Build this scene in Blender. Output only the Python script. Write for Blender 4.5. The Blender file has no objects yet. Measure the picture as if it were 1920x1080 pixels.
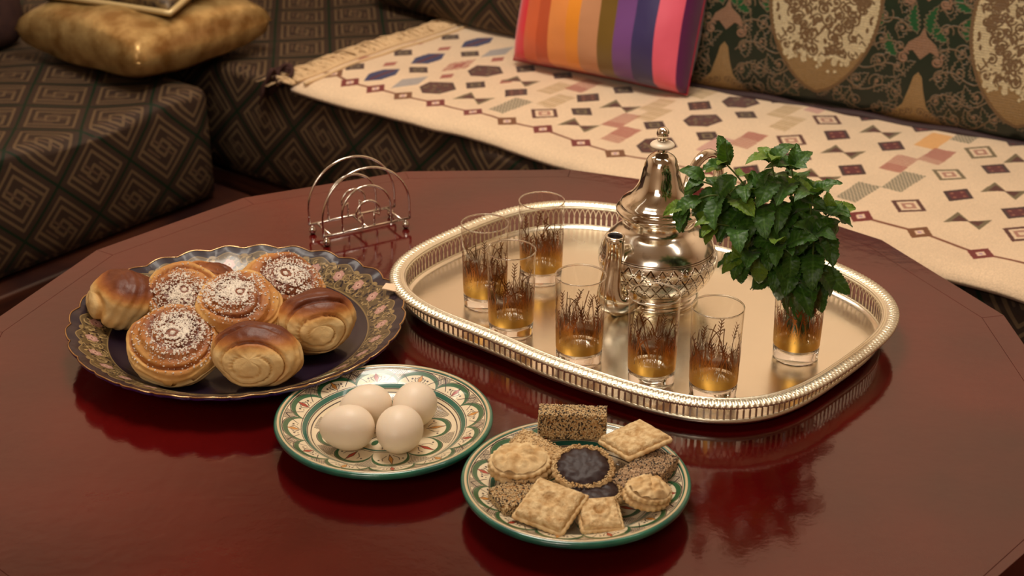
import bpy, bmesh, math, random
import numpy as np
from mathutils import Vector, Matrix, noise
from math import sin, cos, pi, radians, hypot, atan2, sqrt

C = bpy.context.scene.collection
SC = bpy.context.scene
rnd = random.Random(7)
# ------------------------------------------------------------------ camera, world, lights, exposure
# metres; z = 0 is the table top. Sofa axes: U runs along the right-hand bench, V runs back from it.
SA = radians(-38.5)
UX, UY = cos(SA), sin(SA)
def S(u, v, z=0.0): return Vector((u*UX - v*UY, u*UY + v*UX, z))

cam = bpy.data.cameras.new('camera'); co = bpy.data.objects.new('camera', cam); C.objects.link(co)
th, ro = 0.4529, 0.0026
F = Vector((0, cos(th), -sin(th))); R0 = Vector((1, 0, 0)); U0 = Vector((0, sin(th), cos(th)))
Rv = R0*cos(ro) + U0*sin(ro); Uv = -R0*sin(ro) + U0*cos(ro)
co.matrix_world = Matrix(((Rv.x, Uv.x, -F.x, 0), (Rv.y, Uv.y, -F.y, 0), (Rv.z, Uv.z, -F.z, 0.8073), (0, 0, 0, 1)))
cam.sensor_width = 36; cam.lens = 2982.4/1920*36; cam.clip_start = 0.02
cam.dof.use_dof = True; cam.dof.focus_distance = 1.62; cam.dof.aperture_fstop = 8.0
SC.camera = co

w = bpy.data.worlds.new('world'); SC.world = w; w.use_nodes = True
w.node_tree.nodes['Background'].inputs[0].default_value = (1.0, 0.82, 0.64, 1)
w.node_tree.nodes['Background'].inputs[1].default_value = 0.12

def area(name, loc, target, size, power, col, sy=None):
    l = bpy.data.lights.new(name, 'AREA'); l.energy = power; l.color = col; l.size = size
    if sy: l.shape = 'RECTANGLE'; l.size_y = sy
    o = bpy.data.objects.new(name, l); C.objects.link(o); o.location = loc
    o.rotation_euler = (Vector(target)-Vector(loc)).to_track_quat('-Z', 'Y').to_euler()
    return o
WARM = (1.0, 0.90, 0.77)
area('ceiling_lamp_light', (-0.20, 1.85, 1.88), (-0.1, 1.8, 0), 0.60, 25, WARM)
area('window_light', (-1.0, -1.1, 1.55), (-0.1, 1.6, 0.0), 0.9, 13, (1.0, 0.88, 0.76))
area('wall_fill_light', S(-1.2, 1.60, 1.55), S(-1.2, 2.70, 0.55), 2.6, 18, WARM, 0.2)  # added fill, not a known fixture: brightens the back wall for reflections
area('wall_fill_light_left', S(-2.0, 0.9, 1.6), S(-3.0, 0.9, 0.7), 2.2, 7, WARM, 0.2)  # second added fill, brightens the left wall
area('front_fill_light', S(0.3, -1.3, 1.90), S(0.3, -1.3, 0), 0.7, 20, WARM)  # added fill behind the camera: lights the front walls the teapot mirrors
SC.view_settings.view_transform = 'Standard'; SC.view_settings.look = 'None'
SC.view_settings.gamma = 1.0; SC.view_settings.exposure = -0.16
SC.view_settings.use_curve_mapping = False
SC.cycles.use_denoising = True
SC.cycles.max_bounces = 14; SC.cycles.transmission_bounces = 12; SC.cycles.transparent_max_bounces = 24
SC.cycles.glossy_bounces = 6; SC.cycles.diffuse_bounces = 4
SC.cycles.sample_clamp_indirect = 4.0; SC.cycles.blur_glossy = 0.6
SC.cycles.caustics_refractive = False; SC.cycles.caustics_reflective = False

# ------------------------------------------------------------------ helpers
def lin(r, g, b):
    f = lambda c: (c/255/12.92 if c/255 <= 0.04045 else ((c/255+0.055)/1.055)**2.4)
    return (f(r), f(g), f(b), 1.0)
def mat(name, col=(0.5, 0.5, 0.5, 1), rough=0.5, metal=0.0, spec=0.5, coat=0.0, coat_r=0.1, sheen=0.0, ior=1.5):
    m = bpy.data.materials.new(name); m.use_nodes = True; b = m.node_tree.nodes['Principled BSDF']
    b.inputs['Base Color'].default_value = col; b.inputs['Roughness'].default_value = rough
    b.inputs['Metallic'].default_value = metal; b.inputs['Specular IOR Level'].default_value = spec
    b.inputs['Coat Weight'].default_value = coat; b.inputs['Coat Roughness'].default_value = coat_r
    b.inputs['Sheen Weight'].default_value = sheen; b.inputs['IOR'].default_value = ior
    return m
def nd(m, t, **kw):
    n = m.node_tree.nodes.new(t)
    for k, v in kw.items():
        if k in n.inputs: n.inputs[k].default_value = v
        else: setattr(n, k, v)
    return n
def lk(m, a, b): m.node_tree.links.new(a, b)
def bsdf(m): return m.node_tree.nodes['Principled BSDF']
def add_noise_bump(m, scale=50, dist=0.002, strength=0.5, detail=4, coord='Object', stretch=None):
    tc = nd(m, 'ShaderNodeTexCoord'); n = nd(m, 'ShaderNodeTexNoise', Scale=scale, Detail=detail)
    if stretch:
        mp = nd(m, 'ShaderNodeMapping'); mp.inputs['Scale'].default_value = stretch
        lk(m, tc.outputs[coord], mp.inputs['Vector']); lk(m, mp.outputs[0], n.inputs['Vector'])
    else: lk(m, tc.outputs[coord], n.inputs['Vector'])
    b = nd(m, 'ShaderNodeBump', Strength=strength, Distance=dist)
    lk(m, n.outputs['Fac'], b.inputs['Height']); lk(m, b.outputs[0], bsdf(m).inputs['Normal'])
    return n, b
def add_noise_color(m, c1, c2, scale=20, detail=4, lo=0.35, hi=0.65, coord='Object', stretch=None):
    tc = nd(m, 'ShaderNodeTexCoord'); n = nd(m, 'ShaderNodeTexNoise', Scale=scale, Detail=detail)
    if stretch:
        mp = nd(m, 'ShaderNodeMapping'); mp.inputs['Scale'].default_value = stretch
        lk(m, tc.outputs[coord], mp.inputs['Vector']); lk(m, mp.outputs[0], n.inputs['Vector'])
    else: lk(m, tc.outputs[coord], n.inputs['Vector'])
    r = nd(m, 'ShaderNodeValToRGB'); e = r.color_ramp.elements
    e[0].position = lo; e[0].color = c1; e[1].position = hi; e[1].color = c2
    lk(m, n.outputs['Fac'], r.inputs[0]); lk(m, r.outputs[0], bsdf(m).inputs['Base Color'])
    return r

def mesh(name, vs, fs, uvs=None, smooth=True, cols=None):
    me = bpy.data.meshes.new(name); me.from_pydata([tuple(v) for v in vs], [], fs)
    if uvs is not None:
        ul = me.uv_layers.new(name='UVMap'); li = np.empty(len(me.loops), dtype=np.int32)
        me.loops.foreach_get('vertex_index', li)
        ul.data.foreach_set('uv', np.asarray(uvs, dtype=np.float32)[li].ravel())
    if cols is not None:
        ca = me.color_attributes.new('tone', 'FLOAT_COLOR', 'POINT')
        ca.data.foreach_set('color', np.asarray(cols, dtype=np.float32).ravel())
    if smooth: me.polygons.foreach_set('use_smooth', [True]*len(me.polygons))
    me.update(); return me
def obj(name, me, m=None, parent=None, loc=None, rot=None):
    o = bpy.data.objects.new(name, me); C.objects.link(o)
    if m is not None and not me.materials: me.materials.append(m)
    if parent is not None: o.parent = parent
    if loc is not None: o.location = loc
    if rot is not None: o.rotation_euler = rot
    return o
def tag(o, label=None, cat=None, group=None, kind=None):
    if label: o['label'] = label
    if cat: o['category'] = cat
    if group: o['group'] = group
    if kind: o['kind'] = kind
    return o
def thing(name, label, cat, loc=(0, 0, 0), rotz=0.0, group=None, rot=None):
    o = bpy.data.objects.new(name, None); C.objects.link(o); o.empty_display_size = 0.02
    o.location = loc; o.rotation_euler = rot if rot else (0, 0, rotz)
    return tag(o, label, cat, group)
def copy_tree(o, parent=None):
    c = o.copy(); C.objects.link(c); c.parent = parent
    for ch in list(o.children): copy_tree(ch, c)
    return c
def grid(nu, nv, f, closeu=False, closev=False):
    vs, uv = [], []
    for j in range(nv):
        for i in range(nu):
            p, q = f(i/(nu if closeu else nu-1), j/(nv if closev else nv-1)); vs.append(p); uv.append(q)
    fs = []
    for j in range(nv if closev else nv-1):
        for i in range(nu if closeu else nu-1):
            a = j*nu+i; b = j*nu+(i+1) % nu; c = ((j+1) % nv)*nu+(i+1) % nu; d = ((j+1) % nv)*nu+i
            fs.append((a, b, c, d))
    return vs, fs, uv
def lathe(name, prof, n=64, m=None, parent=None, capb=True, capt=False, smooth=True, loc=None, rot=None, wob=None):
    vs, fs, uv = [], [], []
    tot = 0; acc = [0]
    for k in range(1, len(prof)): tot += hypot(prof[k][0]-prof[k-1][0], prof[k][1]-prof[k-1][1]); acc.append(tot)
    for j, (r, z) in enumerate(prof):
        for i in range(n+1):
            a = 2*pi*i/n
            vs.append((r*cos(a), r*sin(a), z)); uv.append((i/n, acc[j]/max(tot, 1e-9)))
    for j in range(len(prof)-1):
        for i in range(n):
            a = j*(n+1)+i; fs.append((a, a+1, a+n+2, a+n+1))
    if capb: fs.append(tuple(range(n-1, -1, -1)))
    if capt: fs.append(tuple((len(prof)-1)*(n+1)+i for i in range(n)))
    me = mesh(name, vs, fs, uv, smooth)
    bm = bmesh.new(); bm.from_mesh(me); bmesh.ops.remove_doubles(bm, verts=bm.verts, dist=1e-6)
    bmesh.ops.recalc_face_normals(bm, faces=bm.faces); bm.to_mesh(me); bm.free()
    return obj(name, me, m, parent, loc, rot)
def tube_data(pts, r, n=8, closed=False, cap=True, vs=None, fs=None, flat=1.0):
    vs = [] if vs is None else vs; fs = [] if fs is None else fs
    pts = [Vector(p) for p in pts]; base = len(vs); N = len(pts)
    up = Vector((0, 0, 1)); prevx = None
    for k in range(N):
        if closed: t = pts[(k+1) % N]-pts[(k-1) % N]
        else: t = pts[min(k+1, N-1)]-pts[max(k-1, 0)]
        t = t.normalized() if t.length > 1e-9 else Vector((0, 0, 1))
        if prevx is None:
            x = t.cross(up)
            if x.length < 0.05: x = t.cross(Vector((0, 1, 0)))
            x.normalize()
        else:
            x = prevx - t*prevx.dot(t)
            x = x.normalized() if x.length > 1e-6 else t.orthogonal().normalized()
        prevx = x; y = t.cross(x)
        rr = r[k] if isinstance(r, (list, tuple)) else r
        for i in range(n):
            a = 2*pi*i/n; vs.append(pts[k]+x*(rr*cos(a))+y*(rr*sin(a)*flat))
    for k in range(N if closed else N-1):
        for i in range(n):
            a = base+k*n+i; b = base+k*n+(i+1) % n; k2 = (k+1) % N
            fs.append((a, b, base+k2*n+(i+1) % n, base+k2*n+i))
    if cap and not closed:
        fs.append(tuple(base+i for i in range(n-1, -1, -1))); fs.append(tuple(base+(N-1)*n+i for i in range(n)))
    return vs, fs
def tube(name, pts, r, n=8, m=None, parent=None, closed=False, flat=1.0):
    vs, fs = tube_data(pts, r, n, closed, flat=flat); return obj(name, mesh(name, vs, fs), m, parent)
def box_data(x0, x1, y0, y1, z0, z1, vs, fs):
    b = len(vs)
    vs += [(x0, y0, z0), (x1, y0, z0), (x1, y1, z0), (x0, y1, z0), (x0, y0, z1), (x1, y0, z1), (x1, y1, z1), (x0, y1, z1)]
    fs += [tuple(b+i for i in f) for f in ((3, 2, 1, 0), (4, 5, 6, 7), (0, 1, 5, 4), (1, 2, 6, 5), (2, 3, 7, 6), (3, 0, 4, 7))]
def bevel_box(name, x0, x1, y0, y1, z0, z1, m, parent=None, bev=0.004, seg=3, loc=None, rot=None):
    vs, fs = [], []; box_data(x0, x1, y0, y1, z0, z1, vs, fs)
    me = mesh(name, vs, fs, None, True); bm = bmesh.new(); bm.from_mesh(me)
    bmesh.ops.bevel(bm, geom=list(bm.edges), offset=bev, segments=seg, profile=0.5, affect='EDGES'); bm.to_mesh(me); bm.free()
    return obj(name, me, m, parent, loc, rot)

# ------------------------------------------------------------------ numpy painting
class Cv:
    """a flat canvas in metres; x0..x1, y0..y1 painted at res pixels per metre"""
    def __init__(s, x0, x1, y0, y1, res, bg):
        s.x0, s.y0, s.res = x0, y0, res; s.w = int(round((x1-x0)*res)); s.h = int(round((y1-y0)*res))
        s.a = np.zeros((s.h, s.w, 4), np.float32); s.a[:] = bg
    def bb(s, x0, x1, y0, y1):
        i0 = max(0, int((x0-s.x0)*s.res)-1); i1 = min(s.w, int((x1-s.x0)*s.res)+2)
        j0 = max(0, int((y0-s.y0)*s.res)-1); j1 = min(s.h, int((y1-s.y0)*s.res)+2)
        if i1 <= i0 or j1 <= j0: return None
        X, Y = np.meshgrid((np.arange(i0, i1)+.5)/s.res+s.x0, (np.arange(j0, j1)+.5)/s.res+s.y0)
        return i0, i1, j0, j1, X, Y
    def put(s, b, msk, col):
        i0, i1, j0, j1 = b[:4]; A = s.a[j0:j1, i0:i1]; mk = np.clip(msk, 0, 1)[..., None]*(col[3] if len(col) > 3 else 1)
        c = np.array([col[0], col[1], col[2], 1.0], np.float32); A[:] = A*(1-mk)+c*mk
    def poly(s, pts, col, hatch=None):
        P = np.array(pts, float); b = s.bb(P[:, 0].min(), P[:, 0].max(), P[:, 1].min(), P[:, 1].max())
        if b is None: return
        X, Y = b[4], b[5]; ins = np.zeros(X.shape, bool); n = len(P)
        for i in range(n):
            x1, y1 = P[i]; x2, y2 = P[(i+1) % n]
            c = ((y1 > Y) != (y2 > Y)); ins ^= c & (X < (x2-x1)*(Y-y1)/((y2-y1) if y2 != y1 else 1e-12)+x1)
        mk = ins.astype(np.float32)
        if hatch is not None: mk = mk*hatch(X, Y)
        s.put(b, mk, col)
    def line(s, pts, wd, col, closed=False):
        P = np.array(pts, float)
        if closed: P = np.vstack([P, P[:1]])
        for i in range(len(P)-1):
            ww = wd if not isinstance(wd, (list, tuple)) else wd[min(i, len(wd)-1)]
            (x1, y1), (x2, y2) = P[i], P[i+1]
            b = s.bb(min(x1, x2)-ww, max(x1, x2)+ww, min(y1, y2)-ww, max(y1, y2)+ww)
            if b is None: continue
            X, Y = b[4], b[5]; dx, dy = x2-x1, y2-y1; L = dx*dx+dy*dy+1e-12
            t = np.clip(((X-x1)*dx+(Y-y1)*dy)/L, 0, 1); d = np.hypot(X-x1-t*dx, Y-y1-t*dy)
            s.put(b, (ww/2-d)*s.res+.5, col)
    def disc(s, x, y, r, col, ry=None, rot=0.0):
        ry = ry or r; R = max(r, ry); b = s.bb(x-R, x+R, y-R, y+R)
        if b is None: return
        c, q = cos(rot), sin(rot); X = b[4]-x; Y = b[5]-y; U = X*c+Y*q; V = -X*q+Y*c
        s.put(b, (1-np.hypot(U/r, V/ry))*min(r, ry)*s.res+.5, col)
    def speckle(s, amp, seed=0, mult=True):
        r = np.random.RandomState(seed); n = r.rand(s.h, s.w, 1).astype(np.float32)*2-1
        s.a[..., :3] = np.clip(s.a[..., :3]*(1+amp*n), 0, 1)
    def image(s, name, srgb=True):
        im = bpy.data.images.new(name, s.w, s.h, alpha=True, float_buffer=False)
        im.colorspace_settings.name = 'sRGB' if srgb else 'Non-Color'
        im.pixels.foreach_set(np.ascontiguousarray(s.a, np.float32).ravel()); im.update(); im.pack()
        return im
def c8(r, g, b, a=1.0): return (r/255, g/255, b/255, a)
def img_node(m, im, interp='Linear', ext='REPEAT'):
    t = nd(m, 'ShaderNodeTexImage'); t.image = im; t.interpolation = interp; t.extension = ext; return t

# ------------------------------------------------------------------ the room shell
WALL_V, WALL_U, FLOOR_Z, CEIL_Z = 2.78, -3.02, -0.50, 1.95
m_wall = mat('plaster', lin(232, 206, 178), 0.85); add_noise_bump(m_wall, 60, 0.002, 0.3)
m_ceil = mat('ceiling_paint', lin(225, 210, 185), 0.9); add_noise_bump(m_ceil, 40, 0.001, 0.2)
m_floor = mat('floor_tile', lin(92, 52, 34), 0.45); add_noise_color(m_floor, lin(70, 38, 24), lin(104, 62, 42), 6)
def slab(name, pts, z0, z1, m):
    n = len(pts); vs = [(p.x, p.y, z0) for p in pts]+[(p.x, p.y, z1) for p in pts]
    fs = [tuple(range(n-1, -1, -1)), tuple(range(n, 2*n))]+[(i, (i+1) % n, n+(i+1) % n, n+i) for i in range(n)]
    return tag(obj(name, mesh(name, vs, fs, None, False), m), kind='structure')
US, VS = 2.2, -2.6
slab('floor', [S(WALL_U, VS), S(US, VS), S(US, WALL_V), S(WALL_U, WALL_V)], FLOOR_Z-0.05, FLOOR_Z, m_floor)
slab('ceiling', [S(WALL_U, VS), S(US, VS), S(US, WALL_V), S(WALL_U, WALL_V)], CEIL_Z, CEIL_Z+0.05, m_ceil)
slab('wall_back', [S(WALL_U-.06, WALL_V), S(US+.06, WALL_V), S(US+.06, WALL_V+.06), S(WALL_U-.06, WALL_V+.06)], FLOOR_Z-.05, CEIL_Z+.05, m_wall)
slab('wall_left', [S(WALL_U-.06, VS), S(WALL_U, VS), S(WALL_U, WALL_V), S(WALL_U-.06, WALL_V)], FLOOR_Z-.05, CEIL_Z+.05, m_wall)
slab('wall_right', [S(US, VS), S(US+.06, VS), S(US+.06, WALL_V), S(US, WALL_V)], FLOOR_Z-.05, CEIL_Z+.05, m_wall)
slab('wall_front', [S(WALL_U-.06, VS-.06), S(US+.06, VS-.06), S(US+.06, VS), S(WALL_U-.06, VS)], FLOOR_Z-.05, CEIL_Z+.05, m_wall)

# ------------------------------------------------------------------ fabrics
def key_image():
    T = c8(110, 87, 61); D = c8(60, 43, 32); G = c8(14, 36, 16); T2 = c8(98, 74, 54)
    cv = Cv(0, 1, 0, 1, 512, D)
    for q in (0.13,):
        cv.line([(q, q), (1-q, q), (1-q, 1-q), (q, 1-q)], 0.045, T, True)
    A = [(.24, .13), (.24, .76), (.58, .76), (.58, .60), (.40, .60), (.40, .40)]
    cv.line(A, 0.05, T); cv.line([(1-x, 1-y) for x, y in A], 0.05, T)
    cv.line([(.50, .24), (.50, .50)], .04, T2); cv.line([(.50, .5), (.5, .76)], .03, T2)
    cv.line([(.32, .24), (.32, .52)], .035, T2); cv.line([(.68, .76), (.68, .48)], .035, T2)
    for a in (0, 1):
        cv.line([(a, 0), (a, 1)], 0.045, G); cv.line([(0, a), (1, a)], 0.045, G)
    yy = np.arange(512)[:, None, None]; cv.a[..., :3] *= (1-0.16*((yy//3) % 2)).astype(np.float32)
    cv.speckle(0.22, 3); return cv.image('greek_key_weave')
m_key = mat('greek_key_brocade', rough=0.62, spec=0.35, sheen=0.0)
_im = img_node(m_key, key_image()); lk(m_key, _im.outputs[0], bsdf(m_key).inputs['Base Color'])
_b = nd(m_key, 'ShaderNodeBump', Strength=0.6, Distance=0.003); lk(m_key, _im.outputs[0], _b.inputs['Height']); lk(m_key, _b.outputs[0], bsdf(m_key).inputs['Normal'])
bsdf(m_key).inputs['Metallic'].default_value = 0.25

KD = 0.148/sqrt(2)
def keyuv(a, b): return ((a+b)/sqrt(2)/KD, (a-b)/sqrt(2)/KD)

def cushion_block(name, frame, L0, L1, D, Hh, er, m, parent=None, puff=0.010, phase=0.0, seed=1, n=90):
    """long mattress: L along the first axis, D back along the second, top at 0, er = edge radius; frame maps (l, d, z)"""
    prof = []; q = []
    def add(d, z, s): prof.append((d, z)); q.append(s)
    ns = 7
    add(D, -Hh, Hh+2*D); add(er*1.2, -Hh, Hh+D)
    for i in range(6): add(0.004+er*(1-sin(pi/2*i/6))*0.6, -Hh+er*(1-cos(pi/2*i/6))*0.6, -(Hh-0.02)+i*0.003)
    for i in range(9): z = -Hh+er*.6+(Hh-1.6*er)*i/8; add(0.0-0.008*sin(pi*i/8), z, z)
    for i in range(1, 9): a = pi/2*i/8; add(er-er*cos(a), -er+er*sin(a), -er+ (er*1.3)*i/8)
    for i in range(1, 16): d = er+(D-2*er)*i/15; add(d, 0.0, 0.3*er+(d-er))
    for i in range(1, 6): a = pi/2*i/5; add(D-er+er*sin(a), -er+er*cos(a), D)
    k = len(prof); vs, uv, fs = [], [], []
    for i in range(n):
        l = L0+(L1-L0)*i/(n-1); e = min(i, n-1-i)/(n-1)*(L1-L0); rr = er*1.3
        sh = 0.0 if e > rr else rr-sqrt(max(0, rr*rr-(rr-e)**2))
        for j, (d, z) in enumerate(prof):
            dd = d; zz = z
            dd = max(min(d, D-sh), sh) if sh > 0 else d
            zz = max(min(z, -sh*0.6), -Hh+sh*0.5)
            nz = noise.noise(Vector((l*5+seed*7, d*5, z*5)))
            top = 1 if z > -er*.5 else 0
            zz += puff*nz*top+puff*0.6*sin(pi*min(1, max(0, d/D)))*top
            dd += 0.006*nz*(1-top)
            vs.append(frame(l, dd, zz)); uv.append(keyuv(l-phase, q[j]))
    for i in range(n-1):
        for j in range(k-1):
            a = i*k+j; fs.append((a, a+k, a+k+1, a+1))
        a = i*k+k-1; fs.append((a, a+k, (i+1)*k, i*k))
    fs.append(tuple(range(k))); fs.append(tuple((n-1)*k+j for j in range(k-1, -1, -1)))
    me = mesh(name, vs, fs, uv)
    # end caps: unfold with their own coordinates
    ul = me.uv_layers[0].data
    for p in me.polygons[-2:]:
        for li in p.loop_indices:
            vi = me.loops[li].vertex_index; d, z = prof[vi % k]; ul[li].uv = keyuv(d, z)
    bm = bmesh.new(); bm.from_mesh(me); bmesh.ops.recalc_face_normals(bm, faces=bm.faces); bm.to_mesh(me); bm.free()
    return obj(name, me, m, parent)

ZS = -0.10
# right wing (front edge v = 1.845) and left wing (front edge u = -2.07)
t = thing('sofa_bench', 'long green and gold key-pattern bench sofa under the rug, at the right', 'sofa')
m_wood = mat('sofa_base_wood', lin(40, 16, 10), 0.4, coat=0.25, coat_r=0.25); add_noise_color(m_wood, lin(32, 10, 8), lin(66, 32, 18), 8, stretch=(1, 1, 12))
cushion_block('mattress', lambda l, d, z: S(l, 1.845+d, ZS+z), -2.95, 0.35, 0.80, 0.205, 0.028, m_key, t, phase=-1.885, seed=2, n=140)
def plank(name, u0, u1, v0, v1, z0, z1, m, parent, bev=0.006):
    vs, fs = [], []; box_data(u0, u1, v0, v1, z0, z1, vs, fs)
    me = mesh(name, [S(*v) for v in vs], fs, None, True); bm = bmesh.new(); bm.from_mesh(me)
    bmesh.ops.bevel(bm, geom=list(bm.edges), offset=bev, segments=3, profile=0.5, affect='EDGES'); bm.to_mesh(me); bm.free()
    return obj(name, me, m, parent)
plank('base_board', -2.95, 0.35, 1.85, 2.65, -0.36, -0.308, m_wood, t)
plank('plinth', -2.95, 0.35, 1.93, 2.65, FLOOR_Z, -0.36, m_wood, t)
t = thing('sofa_bench', 'green and gold key-pattern bench sofa at the left, under the gold pillow', 'sofa')
cushion_block('mattress', lambda l, d, z: S(-2.07-d, l, ZS+z), -0.9, 1.765, 0.80, 0.205, 0.028, m_key, t, phase=1.338, seed=5, n=120)
plank('base_board', -2.93, -2.035, -0.9, 1.80, -0.36, -0.308, m_wood, t)
plank('plinth', -2.93, -2.14, -0.9, 1.80, FLOOR_Z, -0.36, m_wood, t)

# ------------------------------------------------------------------ rug
RU0, RU1, RV0, RV1 = -1.955, -0.20, 1.835, 2.50
def rug_image():
    W = c8(224, 196, 162); cv = Cv(RU0, RU1, RV0, RV1, 900, W)
    K = c8(62, 34, 28); MR = c8(92, 22, 24); BR = c8(84, 40, 28); OL = c8(112, 96, 66); GY = c8(112, 106, 84)
    P = c8(160, 88, 74); BL = c8(44, 48, 88); GB = c8(160, 152, 146); TA = c8(178, 148, 104); OR = c8(220, 164, 100)
    def dia(u, v, a, b, sk=0.0): return [(u-a, v+sk), (u, v+b), (u+a, v-sk), (u, v-b)]
    def rows(per, duty=.5, ax=0):
        return lambda X, Y: (((X if ax == 0 else Y)/per) % 1 < duty).astype(np.float32)
    MM = "d -1.939 2.007;k -1.918 1.959;d -1.882 2.012;k -1.91 2.078;d -1.932 2.143;k -1.911 2.212;d -1.87 2.147;B -1.85 1.957;B -1.851 2.081;B -1.849 2.218;G -1.787 1.96;R -1.784 2.087;O -1.733 1.97;O -1.728 2.093;k -1.82 2.019;k -1.812 2.152;k -1.691 2.023;d -1.762 2.029;d -1.753 2.16;X -1.648 1.968;G -1.779 2.192;d -1.663 2.074;k -1.683 2.153;X -1.644 2.09;k -1.608 2.164;m -1.61 2.034;Y -1.574 1.972;T -1.575 2.098;T -1.532 2.045;P -1.546 2.143;m -1.501 2.093;k -1.477 2.163;k -1.47 2.033;o -1.509 1.982;X -1.434 1.977;X -1.433 2.094;P -1.393 2.039;P -1.356 1.984;T -1.389 2.136;T -1.366 2.094;k -1.336 2.05;O -1.283 1.976;k -1.327 2.281;O -1.286 2.233;m -1.242 2.293;m -1.329 2.174;O -1.284 2.111;k -1.243 2.18;k -1.239 2.056;T -1.203 2.239;T -1.17 2.187;P -1.18 2.083;F -1.211 2.034;o -1.129 2.246;o -1.127 2.126;m -1.082 2.192;m -1.084 2.071;X -1.039 2.133;F -1.168 2.294;T -1.359 2.237;m -1.083 2.309;m -0.992 2.318;X -1.035 2.252;m -0.993 2.204;A -0.952 2.269;Y -0.919 2.33;m -0.848 2.35;P -0.949 2.143;P -0.919 2.21;Y -0.947 2.004;Y -0.912 2.079;o -0.873 2.268;o -0.871 2.15;m -0.993 2.074;m -0.827 2.219;m -0.826 2.083;m -0.733 2.073;o -0.864 2;X -0.779 2.139;X -0.775 2.003;X -1.019 2.017;o -0.698 2.006;X -0.804 2.278;m -1.119 1.978;T -1.45 2.258"
    for e in MM.split(';'):
        k, u, v = e.split(); u = float(u); v = float(v)
        if k == 'm':
            cv.poly(dia(u, v, .024, .030), K); cv.poly(dia(u, v, .017, .021), MR if u > -1.2 else BR)
            for q in range(4): cv.disc(u+.010*cos(q*pi/2), v+.012*sin(q*pi/2), .0026, c8(150, 96, 70))
        elif k == 'k':
            cv.poly(dia(u, v, .022, .024), K); cv.poly(dia(u, v, .012, .013), OL); cv.poly(dia(u, v, .006, .007), K)
        elif k == 'd': cv.poly(dia(u, v, .011, .020), P)
        elif k == 'B':
            cv.poly([(u-.004, v-.043), (u-.021, v-.012), (u-.018, v+.022), (u+.003, v+.043), (u+.021, v+.012), (u+.018, v-.022)], BL)
            cv.line([(u, v-.03), (u, v+.03)], .006, MR)
        elif k == 'G': cv.poly([(u-.004, v-.045), (u-.018, v), (u+.003, v+.045), (u+.018, v)], GB)
        elif k == 'R': cv.poly([(u-.004, v-.045), (u-.02, v), (u+.003, v+.045), (u+.02, v)], P, rows(.006, .6)); cv.poly(dia(u, v, .008, .02), P)
        elif k == 'O':
            o_ = [(u-.024, v-.016), (u-.028, v+.014), (u+.002, v+.037), (u+.028, v+.014), (u+.022, v-.021), (u-.002, v-.034)]
            cv.poly(o_, BR)
            for i in range(26): cv.disc(u+rnd.uniform(-.02, .02), v+rnd.uniform(-.022, .024), .0028, OL if i % 3 else K)
            cv.line(o_, .004, K, True)
        elif k == 'Y': cv.poly([(u-.016, v-.038), (u-.018, v+.038), (u+.018, v+.040), (u+.017, v-.040)], GY, lambda X, Y: ((np.floor(X/.003)+np.floor(Y/.0045)) % 2*.75+.25).astype(np.float32))
        elif k == 'T': cv.poly([(u-.016, v-.034), (u-.016, v+.034), (u+.016, v+.036), (u+.016, v-.036)], TA, rows(.007, .6, 1))
        elif k == 'A': cv.poly([(u-.016, v-.038), (u-.018, v+.034), (u+.016, v+.038), (u+.018, v-.034)], OR)
        elif k == 'P': cv.poly([(u-.017, v-.035), (u-.018, v+.032), (u+.016, v+.036), (u+.019, v-.035)], P, rows(.0055, .68, 1))
        elif k == 'F': cv.poly([(u-.014, v-.034), (u-.014, v+.034), (u+.014, v+.036), (u+.014, v-.034)], c8(196, 152, 136))
        elif k == 'o':
            cc = BR if (u*37) % 2 < 1 else OL
            cv.poly(dia(u, v, .028, .032), cc); cv.poly(dia(u, v, .020, .023), W); cv.poly(dia(u, v, .013, .015), c8(170, 120, 100)); cv.poly(dia(u, v, .006, .007), W)
        elif k == 'X':
            cv.poly([(u-.026, v-.027), (u-.025, v+.022), (u, v+.002)], OL); cv.poly([(u+.026, v+.024), (u+.025, v-.020), (u, v-.001)], OL)
            cv.poly([(u-.019, v-.014), (u-.019, v+.012), (u+.002, v)], BR); cv.poly([(u+.019, v+.012), (u+.019, v-.010), (u, v)], BR)
    ch = [(-1.975, 1.905), (-1.925, 1.912), (-1.871, 1.897), (-1.812, 1.899), (-1.752, 1.903), (-1.683, 1.908), (-1.602, 1.909), (-1.532, 1.912), (-1.466, 1.922), (-1.384, 1.914), (-1.315, 1.910), (-1.245, 1.925), (-1.172, 1.935), (-1.08, 1.925), (-0.982, 1.927), (-0.901, 1.925), (-0.81, 1.922), (-0.716, 1.912), (-.62, 1.915), (-.52, 1.915), (-.4, 1.915), (-.3, 1.915)]
    cv.line(ch, .0055, c8(120, 66, 42))
    for i, (u, v) in enumerate(ch[1:]):
        cc = c8(112, 34, 28) if i % 3 else c8(116, 70, 36)
        cv.poly(dia(u, v, .020, .023), cc); cv.poly(dia(u, v, .008, .010), c8(222, 190, 160))
        cv.disc(u, v, .003, c8(176, 140, 160))
    # worn tone and weave
    r = np.random.RandomState(5); sm = r.rand(22, 40)
    big = np.kron(sm, np.ones((cv.h//22+1, cv.w//40+1)))[:cv.h, :cv.w]
    for _ in range(3): big = (big+np.roll(big, 12, 0)+np.roll(big, -12, 0)+np.roll(big, 12, 1)+np.roll(big, -12, 1))/5
    cv.a[..., :3] *= (0.97+0.05*big)[..., None]
    cv.speckle(0.05, 2); return cv.image('rug_weave')
m_rug = mat('rug_wool', rough=0.9, spec=0.2, sheen=0.3)
_t = img_node(m_rug, rug_image(), ext='EXTEND'); lk(m_rug, _t.outputs[0], bsdf(m_rug).inputs['Base Color'])
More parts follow.
